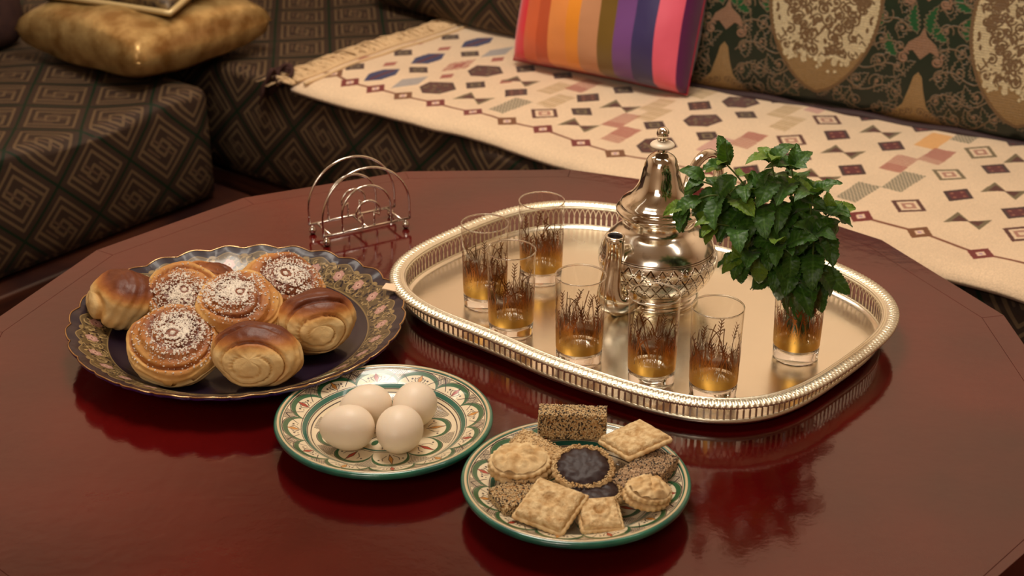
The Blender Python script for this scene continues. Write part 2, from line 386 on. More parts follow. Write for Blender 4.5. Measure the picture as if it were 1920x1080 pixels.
_n = nd(m_rug, 'ShaderNodeTexNoise', Scale=400, Detail=2); _b = nd(m_rug, 'ShaderNodeBump', Strength=0.5, Distance=0.002)
_tc = nd(m_rug, 'ShaderNodeTexCoord'); lk(m_rug, _tc.outputs['Object'], _n.inputs['Vector'])
lk(m_rug, _n.outputs['Fac'], _b.inputs['Height']); lk(m_rug, _b.outputs[0], bsdf(m_rug).inputs['Normal'])
def rug_z(u, v):
    return ZS+0.016+0.006*noise.noise(Vector((u*4, v*4, 3)))+0.003*noise.noise(Vector((u*13, v*11, 1)))
def rug_edge(u): return 1.842+0.008*noise.noise(Vector((u*5, 0, 9)))+0.014*max(0, 1-abs(u+1.50)/0.13)
def rug_mesh():
    nu, nv = 150, 56; vs, fs, uv = [], [], []
    for lay in (0, 1):
        for j in range(nv):
            for i in range(nu):
                u = RU0+(RU1-RU0)*i/(nu-1); e = rug_edge(u); v = e+(RV1-e)*j/(nv-1)
                z = rug_z(u, v); k = max(0, 1-(v-e)/0.03); z -= 0.012*k*k
                vs.append(S(u, v-0.006*k, z-lay*0.006)); uv.append(((u-RU0)/(RU1-RU0), (v-RV0)/(RV1-RV0)))
    for lay in (0, 1):
        for j in range(nv-1):
            for i in range(nu-1):
                a = lay*nu*nv+j*nu+i; f = (a, a+1, a+nu+1, a+nu); fs.append(f if lay == 0 else f[::-1])
    o = nu*nv
    for i in range(nu-1): fs.append((i, o+i, o+i+1, i+1)); a = (nv-1)*nu+i; fs.append((a, a+1, o+a+1, o+a))
    for j in range(nv-1): a = j*nu; fs.append((a, a+nu, o+a+nu, o+a)); a = j*nu+nu-1; fs.append((a, o+a, o+a+nu, a+nu))
    return mesh('rug', vs, fs, uv)
rug = thing('woven_rug', 'cream woven rug with small diamond motifs spread over the bench seat', 'rug')
obj('woven_cloth', rug_mesh(), m_rug, rug)
m_cord = mat('cream_wool', lin(214, 182, 140), 0.95, spec=0.1); add_noise_bump(m_cord, 300, 0.002, 0.6)
m_darkwool = mat('brown_wool', lin(70, 48, 44), 0.95, spec=0.1)
vs, fs = [], []
for k, du in enumerate((0.006, 0.026)):      # two raised cords of the hem
    tube_data([S(RU0+du, rug_edge(RU0)+0.002+(RV1-1.86)*i/40, rug_z(RU0+du, 1.84+.66*i/40)+.001) for i in range(41)], 0.0035, 6, vs=vs, fs=fs)
obj('hem_cord', mesh('hem_cord', vs, fs), m_cord, rug)
vs, fs = [], []
for i in range(760):
    v = 1.835+0.66*rnd.random(); L = rnd.uniform(0.035, 0.085); z0 = rug_z(RU0, v)
    p = []; d1 = rnd.uniform(-.02, .02); zz = rnd.uniform(0.0, 0.012)
    for q in range(5):
        s_ = q/4; p.append(S(RU0+0.004-L*s_, v+d1*s_*s_+0.003*sin(s_*7+i), z0-0.004+zz*sin(pi*s_)-0.010*s_*s_))
    tube_data(p, [0.0022, .0021, .0019, .0016, .001], 4, vs=vs, fs=fs)
tag(obj('fringe', mesh('fringe', vs, fs), m_cord, rug), kind='stuff')
# dark knotted tuft at the rug's front corner
vs, fs = [], []
for i in range(46):
    a = rnd.uniform(0, 2*pi); p = []
    for q in range(6):
        s_ = q/5; p.append(S(RU0-.030-.040*s_+.012*cos(a+3*s_), 1.845-.012*s_*s_+.018*sin(a+2*s_), ZS+.020+.012*sin(a*2)-.045*s_*s_))
    tube_data(p, [.0026]*5+[.001], 5, vs=vs, fs=fs)
tag(obj('corner_tassel', mesh('corner_tassel', vs, fs), m_darkwool, rug), 'dark brown knotted tassel')
vs, fs = [], []
tube_data([S(RU0-.028+.016*cos(a), 1.850+.010*sin(a), ZS+.022+.012*sin(a)) for a in [2*pi*i/16 for i in range(16)]], .0038, 6, closed=True, vs=vs, fs=fs)
obj('corner_loop', mesh('corner_loop', vs, fs), m_darkwool, rug)

# ------------------------------------------------------------------ brocade back cushions
BP, BH = 0.328, 0.46
def brocade_image():
    GD = c8(16, 34, 20); TN = c8(116, 92, 66); GO = c8(176, 148, 98); GL = c8(236, 218, 176); BRN = c8(108, 82, 52); PK = c8(140, 104, 78); EM = c8(22, 78, 40)
    cv = Cv(0, BP, 0, BH, 1900, GD)
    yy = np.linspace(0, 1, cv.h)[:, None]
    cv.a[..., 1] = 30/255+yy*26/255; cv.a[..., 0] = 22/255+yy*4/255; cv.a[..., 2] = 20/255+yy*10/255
    def both(f):
        for s_ in (1, -1): f(s_)
    X0 = BP/2                                    # medallion axis; the palmette axis is at 0 and BP
    def spiral(x, y, r, a0, turns, sgn, wd, col):
        pts = [(x+r*(1-.82*t)*cos(a0+sgn*turns*2*pi*t), y+r*(1-.82*t)*sin(a0+sgn*turns*2*pi*t)) for t in [i/30 for i in range(31)]]
        cv.line(pts, wd, col); cv.disc(pts[-1][0], pts[-1][1], wd*1.3, col)
    def leafy(x, y, a, L, wd, col, edge):
        n = 14; l, r = [], []
        for i in range(n+1):
            t = i/n; ww = wd*sin(pi*t**.8)*(1+.35*cos(i*pi)); cx, cy = x+cos(a)*L*t-sin(a)*L*.12*sin(pi*t), y+sin(a)*L*t+cos(a)*L*.12*sin(pi*t)
            l.append((cx-sin(a)*ww, cy+cos(a)*ww)); r.append((cx+sin(a)*ww, cy-cos(a)*ww))
        cv.poly(l+r[::-1], col); cv.line(l, .0016, edge); cv.line(r, .0016, edge)
    # scroll ground
    R = random.Random(11)
    for axis in (0, BP):
        for s_ in (1, -1):
            for row in range(13):
                y = .012+row*.037
                for (dx, r) in ((.034, .012), (.064, .014), (.098, .013), (.130, .012), (.158, .009)):
                    y2 = y+R.uniform(-.006, .006)+dx*.25; x = axis+s_*dx
                    leafy(x+s_*.004, y2-.018, pi/2+s_*R.uniform(-.5, .9), R.uniform(.034, .048), .0085, EM if (y > .12 and R.random() < .6) else GD, TN)
                    spiral(x, y2, r, R.uniform(0, 6), 1.2, s_, .0022, TN)
                    cv.disc(x, y2, .0022, PK)
                cv.line([(axis+s_*(.02+.14*t), y+.012*sin(9*t)+.03*t) for t in [i/12 for i in range(13)]], .0024, TN)
    # gold palmettes on the half axis: spreading pyramid at the bottom, bulbs above
    for axis in (0, BP):
        cv.poly([(axis-.068, .004), (axis-.040, .018), (axis-.020, .040), (axis-.012, .066), (axis-.007, .088), (axis, .096), (axis+.007, .088), (axis+.012, .066), (axis+.020, .040), (axis+.040, .018), (axis+.068, .004)], c8(150, 118, 72))
        for q in range(5):
            for s_ in (1, -1): spiral(axis+s_*(.010+.010*q), .030-.004*q, .007, .5, 1, s_, .0016, BRN)
        for y0, k in ((.112, 1.0), (.205, 1.1), (.30, 1.1)):
            cv.poly([(axis-.030*k, y0+.012), (axis-.022*k, y0+.030), (axis-.006, y0+.042*k), (axis, y0+.058*k), (axis+.006, y0+.042*k), (axis+.022*k, y0+.030), (axis+.030*k, y0+.012), (axis+.014, y0+.018), (axis, y0+.004), (axis-.014, y0+.018)], PK)
            for s_ in (1, -1):
                leafy(axis+s_*.010, y0+.045, pi/2-s_*.15, .050, .008, EM, TN)
                spiral(axis+s_*.026, y0+.004, .010, 1.0, 1.1, -s_, .0034, PK)
    # ogee medallion
    def half(y):                                 # half width of the medallion against height
        t = (y-.035)/.40
        return 0 if t <= 0 or t >= 1 else .091*sin(pi*min(1, t*1.10)**.82)**.80 if t < .92 else .091*.25*(1-t)/.08
    ys = [.035+.40*i/60 for i in range(61)]
    cv.poly([(X0-half(y), y) for y in ys]+[(X0+half(y), y) for y in ys[::-1]], c8(142, 112, 68))
    cv.line([(X0-half(y)-.002, y) for y in ys], .005, BRN); cv.line([(X0+half(y)+.002, y) for y in ys], .005, BRN)
    for i in range(40):
        y = .118+.30*i/39; hw = half(y)-.006
        if hw > 0: cv.line([(X0-hw, y), (X0+hw, y)], .010, GL)  # pale gold upper part, its specular sheen brightened into the colour
    for i in range(110):
        y = .095+.04*(i % 10)/10; hw = half(y)-.008; x = X0+(i/110*2-1)*hw; cv.disc(x, y+.006*sin(i), .005, GL, .007)
    for i in range(300):
        y = R.uniform(.10, .42); hw = half(y)-.010
        if hw <= 0: continue
        x = X0+R.uniform(0, hw)
        for s_ in (1, -1):
            xx = X0+s_*(x-X0)
            if i % 3 == 0: spiral(xx, y, .0095, i, 1.05, s_, .0026, BRN)
            elif i % 3 == 1: cv.line([(xx-.006, y), (xx, y+.008*s_), (xx+.007, y+.002)], .0022, BRN)
            else: cv.disc(xx, y, .0022, BRN, .0045, s_*R.uniform(-.9, .9))
    for i in range(34):
        y = R.uniform(.07, .13); hw = half(y)-.006
        if hw > 0: cv.disc(X0+R.uniform(-hw, hw), y, .003, GL)
    yy = np.arange(cv.h)[:, None, None]; cv.a[..., :3] *= (1-0.10*((yy//4) % 2)).astype(np.float32)
    cv.speckle(0.15, 8); return cv.image('brocade_weave')
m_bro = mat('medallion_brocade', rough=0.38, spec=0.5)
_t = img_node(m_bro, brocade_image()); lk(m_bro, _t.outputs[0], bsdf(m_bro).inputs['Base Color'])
_s = nd(m_bro, 'ShaderNodeSeparateColor'); lk(m_bro, _t.outputs[0], _s.inputs[0])
_r = nd(m_bro, 'ShaderNodeMapRange'); _r.inputs['From Min'].default_value = 0.16; _r.inputs['From Max'].default_value = 0.5
_r.inputs['To Max'].default_value = 0.35; lk(m_bro, _s.outputs[0], _r.inputs[0]); lk(m_bro, _r.outputs[0], bsdf(m_bro).inputs['Metallic'])
_b = nd(m_bro, 'ShaderNodeBump', Strength=0.9, Distance=0.005); lk(m_bro, _s.outputs[0], _b.inputs['Height']); lk(m_bro, _b.outputs[0], bsdf(m_bro).inputs['Normal'])

def back_cushion(name, label, frame, L0, L1, H_, T, m, uvf, seed=0, group=None, nl=60, lean=0.05):
    """upright long cushion: l along, front face at d=0 leaning back, thickness T"""
    prof = []
    er = T*0.42
    NP = 48
    for i in range(NP):
        a = 2*pi*i/NP; cx, cy = cos(a), sin(a); e = 0.42
        d = T/2+T/2*math.copysign(abs(cx)**e, cx); z = H_/2+H_/2*math.copysign(abs(cy)**(e*.8), cy); prof.append((d, z))
    vs, fs, uv = [], [], []
    for i in range(nl):
        s_ = i/(nl-1); l = L0+(L1-L0)*s_; e = min(s_, 1-s_)*(L1-L0); k = sqrt(max(0, 1-max(0, 1-e/0.05)**2)); k = 0.25+0.75*k
        for (d, z) in prof:
            dd = T/2+(d-T/2)*k; zz = H_/2+(z-H_/2)*(0.72+0.28*k)
            nz = noise.noise(Vector((l*4+seed, z*5, d*3)))
            dd += 0.010*nz+lean*zz; vs.append(frame(l, dd, zz)); uv.append(uvf(l, z))
    k = len(prof)
    for i in range(nl-1):
        for j in range(k): a = i*k+j; b = i*k+(j+1) % k; fs.append((a, b, b+k, a+k))
    fs.append(tuple(range(k))); fs.append(tuple((nl-1)*k+j for j in range(k-1, -1, -1)))
    me = mesh(name, vs, fs, uv); bm = bmesh.new(); bm.from_mesh(me); bmesh.ops.recalc_face_normals(bm, faces=bm.faces); bm.to_mesh(me); bm.free()
    o = obj(name, me, m); tag(o, label, 'cushion', group); return o
m_plumtrim = mat('plum_trim', lin(44, 18, 18), 0.7)
# long medallion cushion: swings back a little towards its right end
def fr_bro(l, d, z): return S(l, 2.235+(l+1.42)*0.16+d, ZS+0.010+z)
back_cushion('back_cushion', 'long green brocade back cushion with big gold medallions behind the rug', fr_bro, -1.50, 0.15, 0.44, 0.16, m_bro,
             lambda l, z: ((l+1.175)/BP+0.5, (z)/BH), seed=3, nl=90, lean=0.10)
back_cushion('back_cushion', 'dark key-pattern back cushion left of the rainbow pillow, in shade', lambda l, d, z: S(l, 2.25+d, ZS+0.012+z), -2.20, -1.52, 0.42, 0.22, m_key,
             lambda l, z: keyuv(l, z), seed=9, nl=50, lean=0.12)
m_plum = mat('plum_velvet', lin(46, 18, 18), 0.8); add_noise_color(m_plum, lin(36, 12, 14), lin(70, 40, 30), 22)
back_cushion('back_cushion', 'dark plum back cushion at the far left edge', lambda l, d, z: S(-2.50-d, l, ZS+0.004+z), 0.7, 1.72, 0.42, 0.20, m_plum,
             lambda l, z: (l, z), seed=12, nl=50, lean=0.12)
back_cushion('back_cushion', 'dark key-pattern cushion in the sofa corner behind the gold pillow', lambda l, d, z: S(l, 2.36+d, ZS+0.012+z), -2.92, -2.24, 0.42, 0.20, m_key,
             lambda l, z: keyuv(l, z), seed=15, nl=50, lean=0.12)

bc = [o for o in bpy.data.objects if o.name == 'back_cushion'][0]
tube('plum_piping', [fr_bro(-1.47+1.58*i/60, .016, .004+.002*sin(i)) for i in range(61)], .0085, 8, m_plumtrim, bc)

# ------------------------------------------------------------------ loose pillows
def pillow_mesh(W, D, T, seed, uvf=None, n=44, corner=0.10, pw=0.42):
    vs, uv, fs = [], [], []
    for lay in (1, -1):
        for j in range(n):
            for i in range(n):
                a, b = 2*i/(n-1)-1, 2*j/(n-1)-1
                pinch = 1-corner*(1-abs(a))*0-corner*0.9*(abs(a)**2)*(1-abs(b)**4)*0
                x = a*W/2*(1-corner*(1-b*b)*0.35); y = b*D/2*(1-corner*(1-a*a)*0.35)
                h = (max(0, 1-a*a)**pw)*(max(0, 1-b*b)**pw)*T/2
                h += 0.05*T*noise.noise(Vector((a*2.2+seed, b*2.2, lay)))*(1-max(abs(a), abs(b))**6)
                vs.append((x, y, lay*h)); uv.append(uvf(a*.5+.5, b*.5+.5) if uvf else (a*.5+.5, b*.5+.5))
    for lay in (0, 1):
        for j in range(n-1):
            for i in range(n-1):
                q = lay*n*n+j*n+i; f = (q, q+1, q+n+1, q+n); fs.append(f if lay == 0 else f[::-1])
    me = mesh('pillow', vs, fs, uv); bm = bmesh.new(); bm.from_mesh(me); bmesh.ops.remove_doubles(bm, verts=bm.verts, dist=1e-4)
    bm.to_mesh(me); bm.free(); return me
def frame_rot(xa, ya, origin):
    xa = Vector(xa).normalized(); za = xa.cross(Vector(ya)).normalized(); ya = za.cross(xa)
    M = Matrix((xa, ya, za)).transposed().to_4x4(); M.translation = origin; return M
# rainbow pillow
STR = [(0, (214, 0, 36)), (.10, (206, 92, 44)), (.18, (186, 74, 26)), (.255, (224, 138, 66)), (.37, (226, 140, 36)), (.445, (192, 136, 96)),
       (.55, (112, 84, 22)), (.635, (112, 66, 128)), (.735, (54, 44, 92)), (.845, (222, 90, 112)), (.955, (84, 0, 70)), (1.0, (84, 0, 70))]
m_rain = mat('striped_satin', rough=0.42, spec=0.4, sheen=0.3)
_uv = nd(m_rain, 'ShaderNodeTexCoord'); _sx = nd(m_rain, 'ShaderNodeSeparateXYZ'); lk(m_rain, _uv.outputs['UV'], _sx.inputs[0])
_cr = nd(m_rain, 'ShaderNodeValToRGB'); _cr.color_ramp.interpolation = 'CONSTANT'
for k, (p, c) in enumerate(STR[:-1]):
    e = _cr.color_ramp.elements[k] if k < 2 else _cr.color_ramp.elements.new(p)
    e.position = p; e.color = lin(*c)
lk(m_rain, _sx.outputs[0], _cr.inputs[0]); lk(m_rain, _cr.outputs[0], bsdf(m_rain).inputs['Base Color'])
_n = nd(m_rain, 'ShaderNodeTexNoise', Scale=9, Detail=3); lk(m_rain, _uv.outputs['Object'], _n.inputs['Vector'])
_b = nd(m_rain, 'ShaderNodeBump', Strength=0.25, Distance=0.02); lk(m_rain, _n.outputs['Fac'], _b.inputs['Height']); lk(m_rain, _b.outputs[0], bsdf(m_rain).inputs['Normal'])
pl = thing('throw_pillow', 'rainbow-striped pillow leaning on the back cushions', 'pillow')
W_, D_, T_ = 0.35, 0.33, 0.15
lean = radians(20)
org = S(-1.545, 2.125, ZS+0.014) + S(0, 0, 0)
up = (S(0, 1, 0)*sin(lean)+Vector((0, 0, cos(lean)))).normalized()
xa = S(1, 0.10, 0).normalized()
ctr = org + up*(D_/2+.010) + S(0, 0.045, 0)
pl.matrix_world = frame_rot(xa, up, ctr)
obj('cover', pillow_mesh(W_, D_, T_, 3, corner=0.06, pw=.36), m_rain, pl)
pe = []
for i in range(80):
    t_ = i/20; s4 = int(t_); f_ = t_-s4
    a, b = [(-1+2*f_, -1), (1, -1+2*f_), (1-2*f_, 1), (-1, 1-2*f_)][s4]
    pe.append((a*W_/2*(1-.06*(1-b*b)*.35), b*D_/2*(1-.06*(1-a*a)*.35), 0))
m_redpipe = mat('red_seam', lin(150, 10, 40), 0.5)
tube('seam', pe, 0.0014, 6, m_redpipe, pl, closed=True)
# gold pillow on the left bench
m_gold = mat('gold_satin', lin(176, 138, 78), 0.36, metal=0.55)
add_noise_color(m_gold, lin(150, 112, 60), lin(206, 172, 112), 26); _n, _b = add_noise_bump(m_gold, 34, 0.004, 0.5, 5)
gp = thing('throw_pillow', 'shiny gold pillow lying flat on the left bench', 'pillow', S(-2.290, 1.795, ZS+0.064), SA+radians(2))
W_, D_ = 0.33, 0.325
obj('cover', pillow_mesh(W_, D_, 0.125, 6, corner=0.03, pw=0.24), m_gold, gp)
gp2 = thing('throw_pillow', 'dark brocade pillow with a pale gold edge lying on top of the gold pillow', 'pillow')
gp2.matrix_world = frame_rot(S(1, 0.25, 0.0), S(-0.25, 1, 0.25), S(-2.335, 1.850, ZS+0.160))
m_dk = mat('dark_gold_brocade', lin(60, 44, 28), 0.5, metal=0.2); add_noise_color(m_dk, lin(40, 26, 18), lin(120, 96, 58), 60)
obj('cover', pillow_mesh(0.31, 0.31, 0.10, 16, corner=0.05, pw=0.35), m_dk, gp2)
pe = []
for i in range(80):
    t_ = i/20; s4 = int(t_); f_ = t_-s4
    a, b = [(-1+2*f_, -1), (1, -1+2*f_), (1-2*f_, 1), (-1, 1-2*f_)][s4]
    pe.append((a*.155*(1-.05*(1-b*b)*.35), b*.155*(1-.05*(1-a*a)*.35), 0))
tube('piping', pe, 0.006, 6, mat('pale_gold_cord', lin(206, 180, 128), 0.4, metal=.3), gp2, closed=True)

# ------------------------------------------------------------------ table
TC = (-0.012, 1.458)
m_tab = mat('red_lacquer', lin(72, 6, 8), 0.6, coat=1.0, coat_r=0.095, spec=0.0)
add_noise_color(m_tab, lin(62, 4, 6), lin(90, 12, 10), 5, 6, 0.3, 0.7)
bsdf(m_tab).inputs['Coat IOR'].default_value = 1.62
_tc = nd(m_tab, 'ShaderNodeTexCoord'); _n = nd(m_tab, 'ShaderNodeTexNoise', Scale=60, Detail=6)
lk(m_tab, _tc.outputs['Object'], _n.inputs['Vector']); _b = nd(m_tab, 'ShaderNodeBump', Strength=0.35, Distance=0.0006)
lk(m_tab, _n.outputs['Fac'], _b.inputs['Height']); lk(m_tab, _b.outputs[0], bsdf(m_tab).inputs['Coat Normal']); pass
tb = thing('coffee_table', 'round dark red lacquered table with a many-sided top', 'table', (TC[0], TC[1], FLOOR_Z))
def ngon(r, n=16, ph=13.4): return [(r*cos(radians(ph+360/n*i)), r*sin(radians(ph+360/n*i))) for i in range(n)]
def prism(name, pts, z0, z1, m, parent, bev=0.0015):
    n = len(pts); vs = [(x, y, z0) for x, y in pts]+[(x, y, z1) for x, y in pts]
    fs = [tuple(range(n-1, -1, -1)), tuple(range(n, 2*n))]+[(i, (i+1) % n, n+(i+1) % n, n+i) for i in range(n)]
    me = mesh(name, vs, fs, None, False)
    if bev:
        bm = bmesh.new(); bm.from_mesh(me); bmesh.ops.bevel(bm, geom=list(bm.edges), offset=bev, segments=2, profile=.5, affect='EDGES'); bm.to_mesh(me); bm.free()
    return obj(name, me, m, parent)
H0 = -FLOOR_Z
prism('table_top', ngon(0.553), H0-0.030, H0, m_tab, tb, 0.0004)
oo = ngon(0.580); ii = ngon(0.5532)
oo[13] = tuple(c*.965 for c in oo[13]); oo[14] = tuple(c*.972 for c in oo[14])
for i in range(16):
    j = (i+1) % 16
    def lp(a, b, k): return (a[0]+(b[0]-a[0])*k, a[1]+(b[1]-a[1])*k)
    g = 0.0003
    prism('edge_board', [lp(ii[i], ii[j], g), lp(oo[i], oo[j], g), lp(oo[j], oo[i], g), lp(ii[j], ii[i], g)], H0-0.034, H0-0.0001, m_tab, tb, 0.0003)
prism('apron', ngon(0.50), H0-0.11, H0-0.034, m_tab, tb, 0.003)
for k in range(4):
    a = radians(45+90*k); x, y = .36*cos(a), .36*sin(a)
    lathe('leg', [(.022, 0), (.03, .02), (.022, .05), (.035, .15), (.028, .25), (.038, .34), (.038, .392)], 20, m_tab, tb, loc=(x, y, 0), capt=True)

# ------------------------------------------------------------------ painted pottery plates
def plate_image(seed, rot=0.0):
    R = 0.105; cv = Cv(-R, R, -R, R, 1400/(2*R), c8(232, 214, 180))
    n = cv.w; g = (np.arange(n)+.5)/cv.res-R; X, Y = np.meshgrid(g, g); r = np.hypot(X, Y); th_ = np.arctan2(Y, X)+rot
    A = cv.a
    def band(mask, col):
        mk = np.clip(mask, 0, 1)[..., None]*(col[3] if len(col) > 3 else 1); A[..., :3] = A[..., :3]*(1-mk)+np.array(col[:3], np.float32)*mk
    def ring(r0, wd, col): band((wd/2-np.abs(r-r0))*cv.res+.5, col)
    GR = c8(40, 92, 56); GR2 = c8(34, 100, 84); DK = c8(44, 26, 26); RD = c8(168, 52, 34); OG = c8(206, 140, 60)
    def lobes(nl, r0, amp, ph0, wd, rin):
        per = 2*pi/nl; ph = ((th_+ph0) % per)-per/2
        f = r0+amp*np.sqrt(np.clip(1-(ph/(per*.5))**2, 0, 1))
        band((wd/2-np.abs(r-f+wd*.3))*cv.res+.5, GR); band((.00045-np.abs(r-f-wd*.35))*cv.res+.5, DK)
        return f, ph
    f, ph = lobes(12, .0795, .0160, 0, .0046, .08)
    rr = random.Random(seed)
    # spandrel hatching in dark chequers
    sp = (r > f+.0022) & (r < .0965) & (np.abs(np.abs(ph)-pi/12) < .085)
    chk = ((np.floor(r*900)+np.floor(th_*90)) % 2) > 0; band((sp & chk).astype(np.float32), DK)
    tri = (np.abs((r-.0958)+(pi/12-np.abs(ph))*.10) < .0006)&(np.abs(np.abs(ph)-pi/12) < .14); band(tri.astype(np.float32), DK)
    f2, ph2 = lobes(8, .040, .0235, .1, .0042, .04)
    band(((r > f2+.003) & (r < .068) & (((np.floor(r*800)+np.floor(th_*70)) % 2) > 0) & (np.abs(np.abs(ph2)-pi/8) < .16)).astype(np.float32), DK)
    ring(.0985, .0007, DK); ring(.0970, .0006, DK); ring(.0792, .0007, DK); ring(.0762, .0040, GR2); ring(.0735, .0007, DK); ring(.0702, .0009, DK)
    band((r-.1030)*cv.res, GR2)
    for k in range(12):
        a = (k+.5)*2*pi/12-rot; ca, sa = cos(a), sin(a)
        def P(rad, t): return (rad*ca-t*sa, rad*sa+t*ca)
        c_ = RD if k % 2 else OG
        cv.poly([P(.0805, 0), P(.0865, -.0022), P(.0925, 0), P(.0865, .0022)], c_); cv.line([P(.0800, 0), P(.0865, -.0024), P(.0930, 0), P(.0865, .0024)], .0005, DK, True)
        for s_ in (1, -1):
            cv.line([P(.0815, s_*.0020), P(.0850, s_*.0052), P(.0875, s_*.0055)], .0008, DK); cv.line([P(.0890, s_*.0022), P(.0865, s_*.0045)], .0006, DK)
            cv.disc(*P(.0860, s_*.0082), .0011, DK); cv.disc(*P(.0825, s_*.0075), .0006, DK)
    for k in range(8):
        a = (k+.5)*2*pi/8-.1-rot; ca, sa = cos(a), sin(a)
        def P(rad, t): return (rad*ca-t*sa, rad*sa+t*ca)
        c_ = RD if k % 2 else OG
        cv.poly([P(.042, 0), P(.050, -.002), P(.059, 0), P(.050, .002)], c_); cv.line([P(.041, 0), P(.050, -.0022), P(.060, 0), P(.050, .0022)], .0006, DK, True)
        for s_ in (1, -1):
            cv.line([P(.043, s_*.003), P(.048, s_*.008), P(.052, s_*.008)], .0007, DK); cv.disc(*P(.050, s_*.0115), .0010, DK)
    ring(.036, .0008, DK); ring(.033, .0024, GR2)
    for k in range(8):
        a = k*pi/4; cv.line([(0, 0), (.030*cos(a), .030*sin(a))], .0008, DK); cv.disc(.020*cos(a+.39), .020*sin(a+.39), .003, GR, .005, a+.39+pi/2)
    cv.speckle(.03, seed); return cv.image('painted_pottery')
def glaze_mat(name, im):
    m = mat(name, rough=0.32, spec=0.5, coat=0.6, coat_r=0.08)
    t_ = img_node(m, im, ext='EXTEND'); lk(m, t_.outputs[0], bsdf(m).inputs['Base Color']); return m
m_teal = mat('teal_glaze', lin(28, 98, 84), 0.28, coat=0.8, coat_r=0.06); add_noise_color(m_teal, lin(18, 84, 74), lin(44, 118, 92), 30)
m_cream_line = mat('cream_glaze', lin(214, 190, 150), 0.3, coat=.5)
def pottery_plate(label, x, y, im, rz=0.0, k=1.0):
    t_ = thing('pottery_plate', label, 'plate', (x, y, 0), rz, 'green and white painted plates')
    prof = [(.0985, .0275), (.097, .0264), (.0905, .0240), (.0805, .0208), (.0775, .0196), (.0740, .0170), (.0705, .0145), (.066, .0122), (.058, .0105), (.040, .0095), (.020, .0092), (.0001, .0092)]
    vs, fs, uv = [], [], []; n = 128
    for (r, z) in prof:
        for i in range(n): a = 2*pi*i/n; vs.append((k*r*cos(a), k*r*sin(a), z)); uv.append((r*cos(a)/.21+.5, r*sin(a)/.21+.5))
    for j in range(len(prof)-1):
        for i in range(n): a = j*n+i; b = j*n+(i+1) % n; fs.append((a, a+n, b+n, b))
    obj('painted_face', mesh('painted_face', vs, fs, uv), glaze_mat('painted_glaze', im), t_)
    o = lathe('rim_band', [(.0985, .0275), (.1005, .0286), (.1030, .0287), (.1048, .0275), (.1052, .0255), (.1040, .0225), (.1000, .0200), (.090, .0165), (.075, .0105), (.060, .0065), (.050, .0045), (.049, .0002), (.042, .0002), (.041, .004), (.0001, .004)], 128, m_teal, t_, capb=False)
    o.scale = (k, k, 1); tag(o, 'teal glazed rim and underside')
    o = lathe('rim_line', [(.0996, .0283), (.1003, .0291), (.1014, .0292), (.1020, .0287)], 128, m_cream_line, t_, capb=False); o.scale = (k, k, 1)
    return t_
EGG_P = (-0.1228, 1.3195); COO_P = (0.0578, 1.2120)
pottery_plate('round green and white painted plate holding the four eggs', *EGG_P, plate_image(1, 0.1), 0.0)
pottery_plate('round green and white painted plate piled with small pastries', *COO_P, plate_image(2, 0.3), 0.35, 0.985)

# ------------------------------------------------------------------ eggs
m_egg = mat('egg_shell', lin(240, 222, 200), 0.42, spec=0.35); bsdf(m_egg).inputs['Subsurface Weight'].default_value = 0.15
bsdf(m_egg).inputs['Subsurface Radius'].default_value = (0.01, 0.006, 0.003); bsdf(m_egg).inputs['Subsurface Scale'].default_value = 0.5
_r = add_noise_color(m_egg, lin(160, 140, 126), lin(240, 222, 198), 90, 3, 0.20, 0.27); add_noise_bump(m_egg, 240, 0.0003, 0.4)
def egg(label, x, y, z, L, Wd, rz, ry):
    nu, nv = 40, 26; vs, fs = [], []
    for j in range(nv+1):
        t_ = pi*j/nv; zz = -cos(t_)*L/2; r = Wd/2*sin(t_)*(1-0.10*cos(t_)*-1*-1)
        for i in range(nu): a = 2*pi*i/nu; vs.append((r*cos(a), r*sin(a), zz))
    for j in range(nv):
        for i in range(nu): a = j*nu+i; b = j*nu+(i+1) % nu; fs.append((a, b, b+nu, a+nu))
    me = mesh('egg', vs, fs); bm = bmesh.new(); bm.from_mesh(me); bmesh.ops.remove_doubles(bm, verts=bm.verts, dist=1e-5); bmesh.ops.recalc_face_normals(bm, faces=bm.faces); bm.to_mesh(me); bm.free()
    o = obj('boiled_egg', me, m_egg, None, (x, y, z), (0, ry, rz)); return tag(o, label, 'egg', 'eggs on the painted plate')
egg('white egg at the back left of the painted plate', -0.1415, 1.3345, 0.0300, .052, .0415, radians(12), radians(84))
egg('white egg at the back right of the painted plate', -0.0945, 1.3350, 0.0305, .049, .0425, radians(70), radians(80))
egg('largest white egg, lying sideways at the front left of the painted plate', -0.1555, 1.2930, 0.0310, .053, .0435, radians(-8), radians(86))
egg('roundest white egg, end-on at the front right of the painted plate', -0.1060, 1.2880, 0.0312, .050, .0445, radians(78), radians(88))

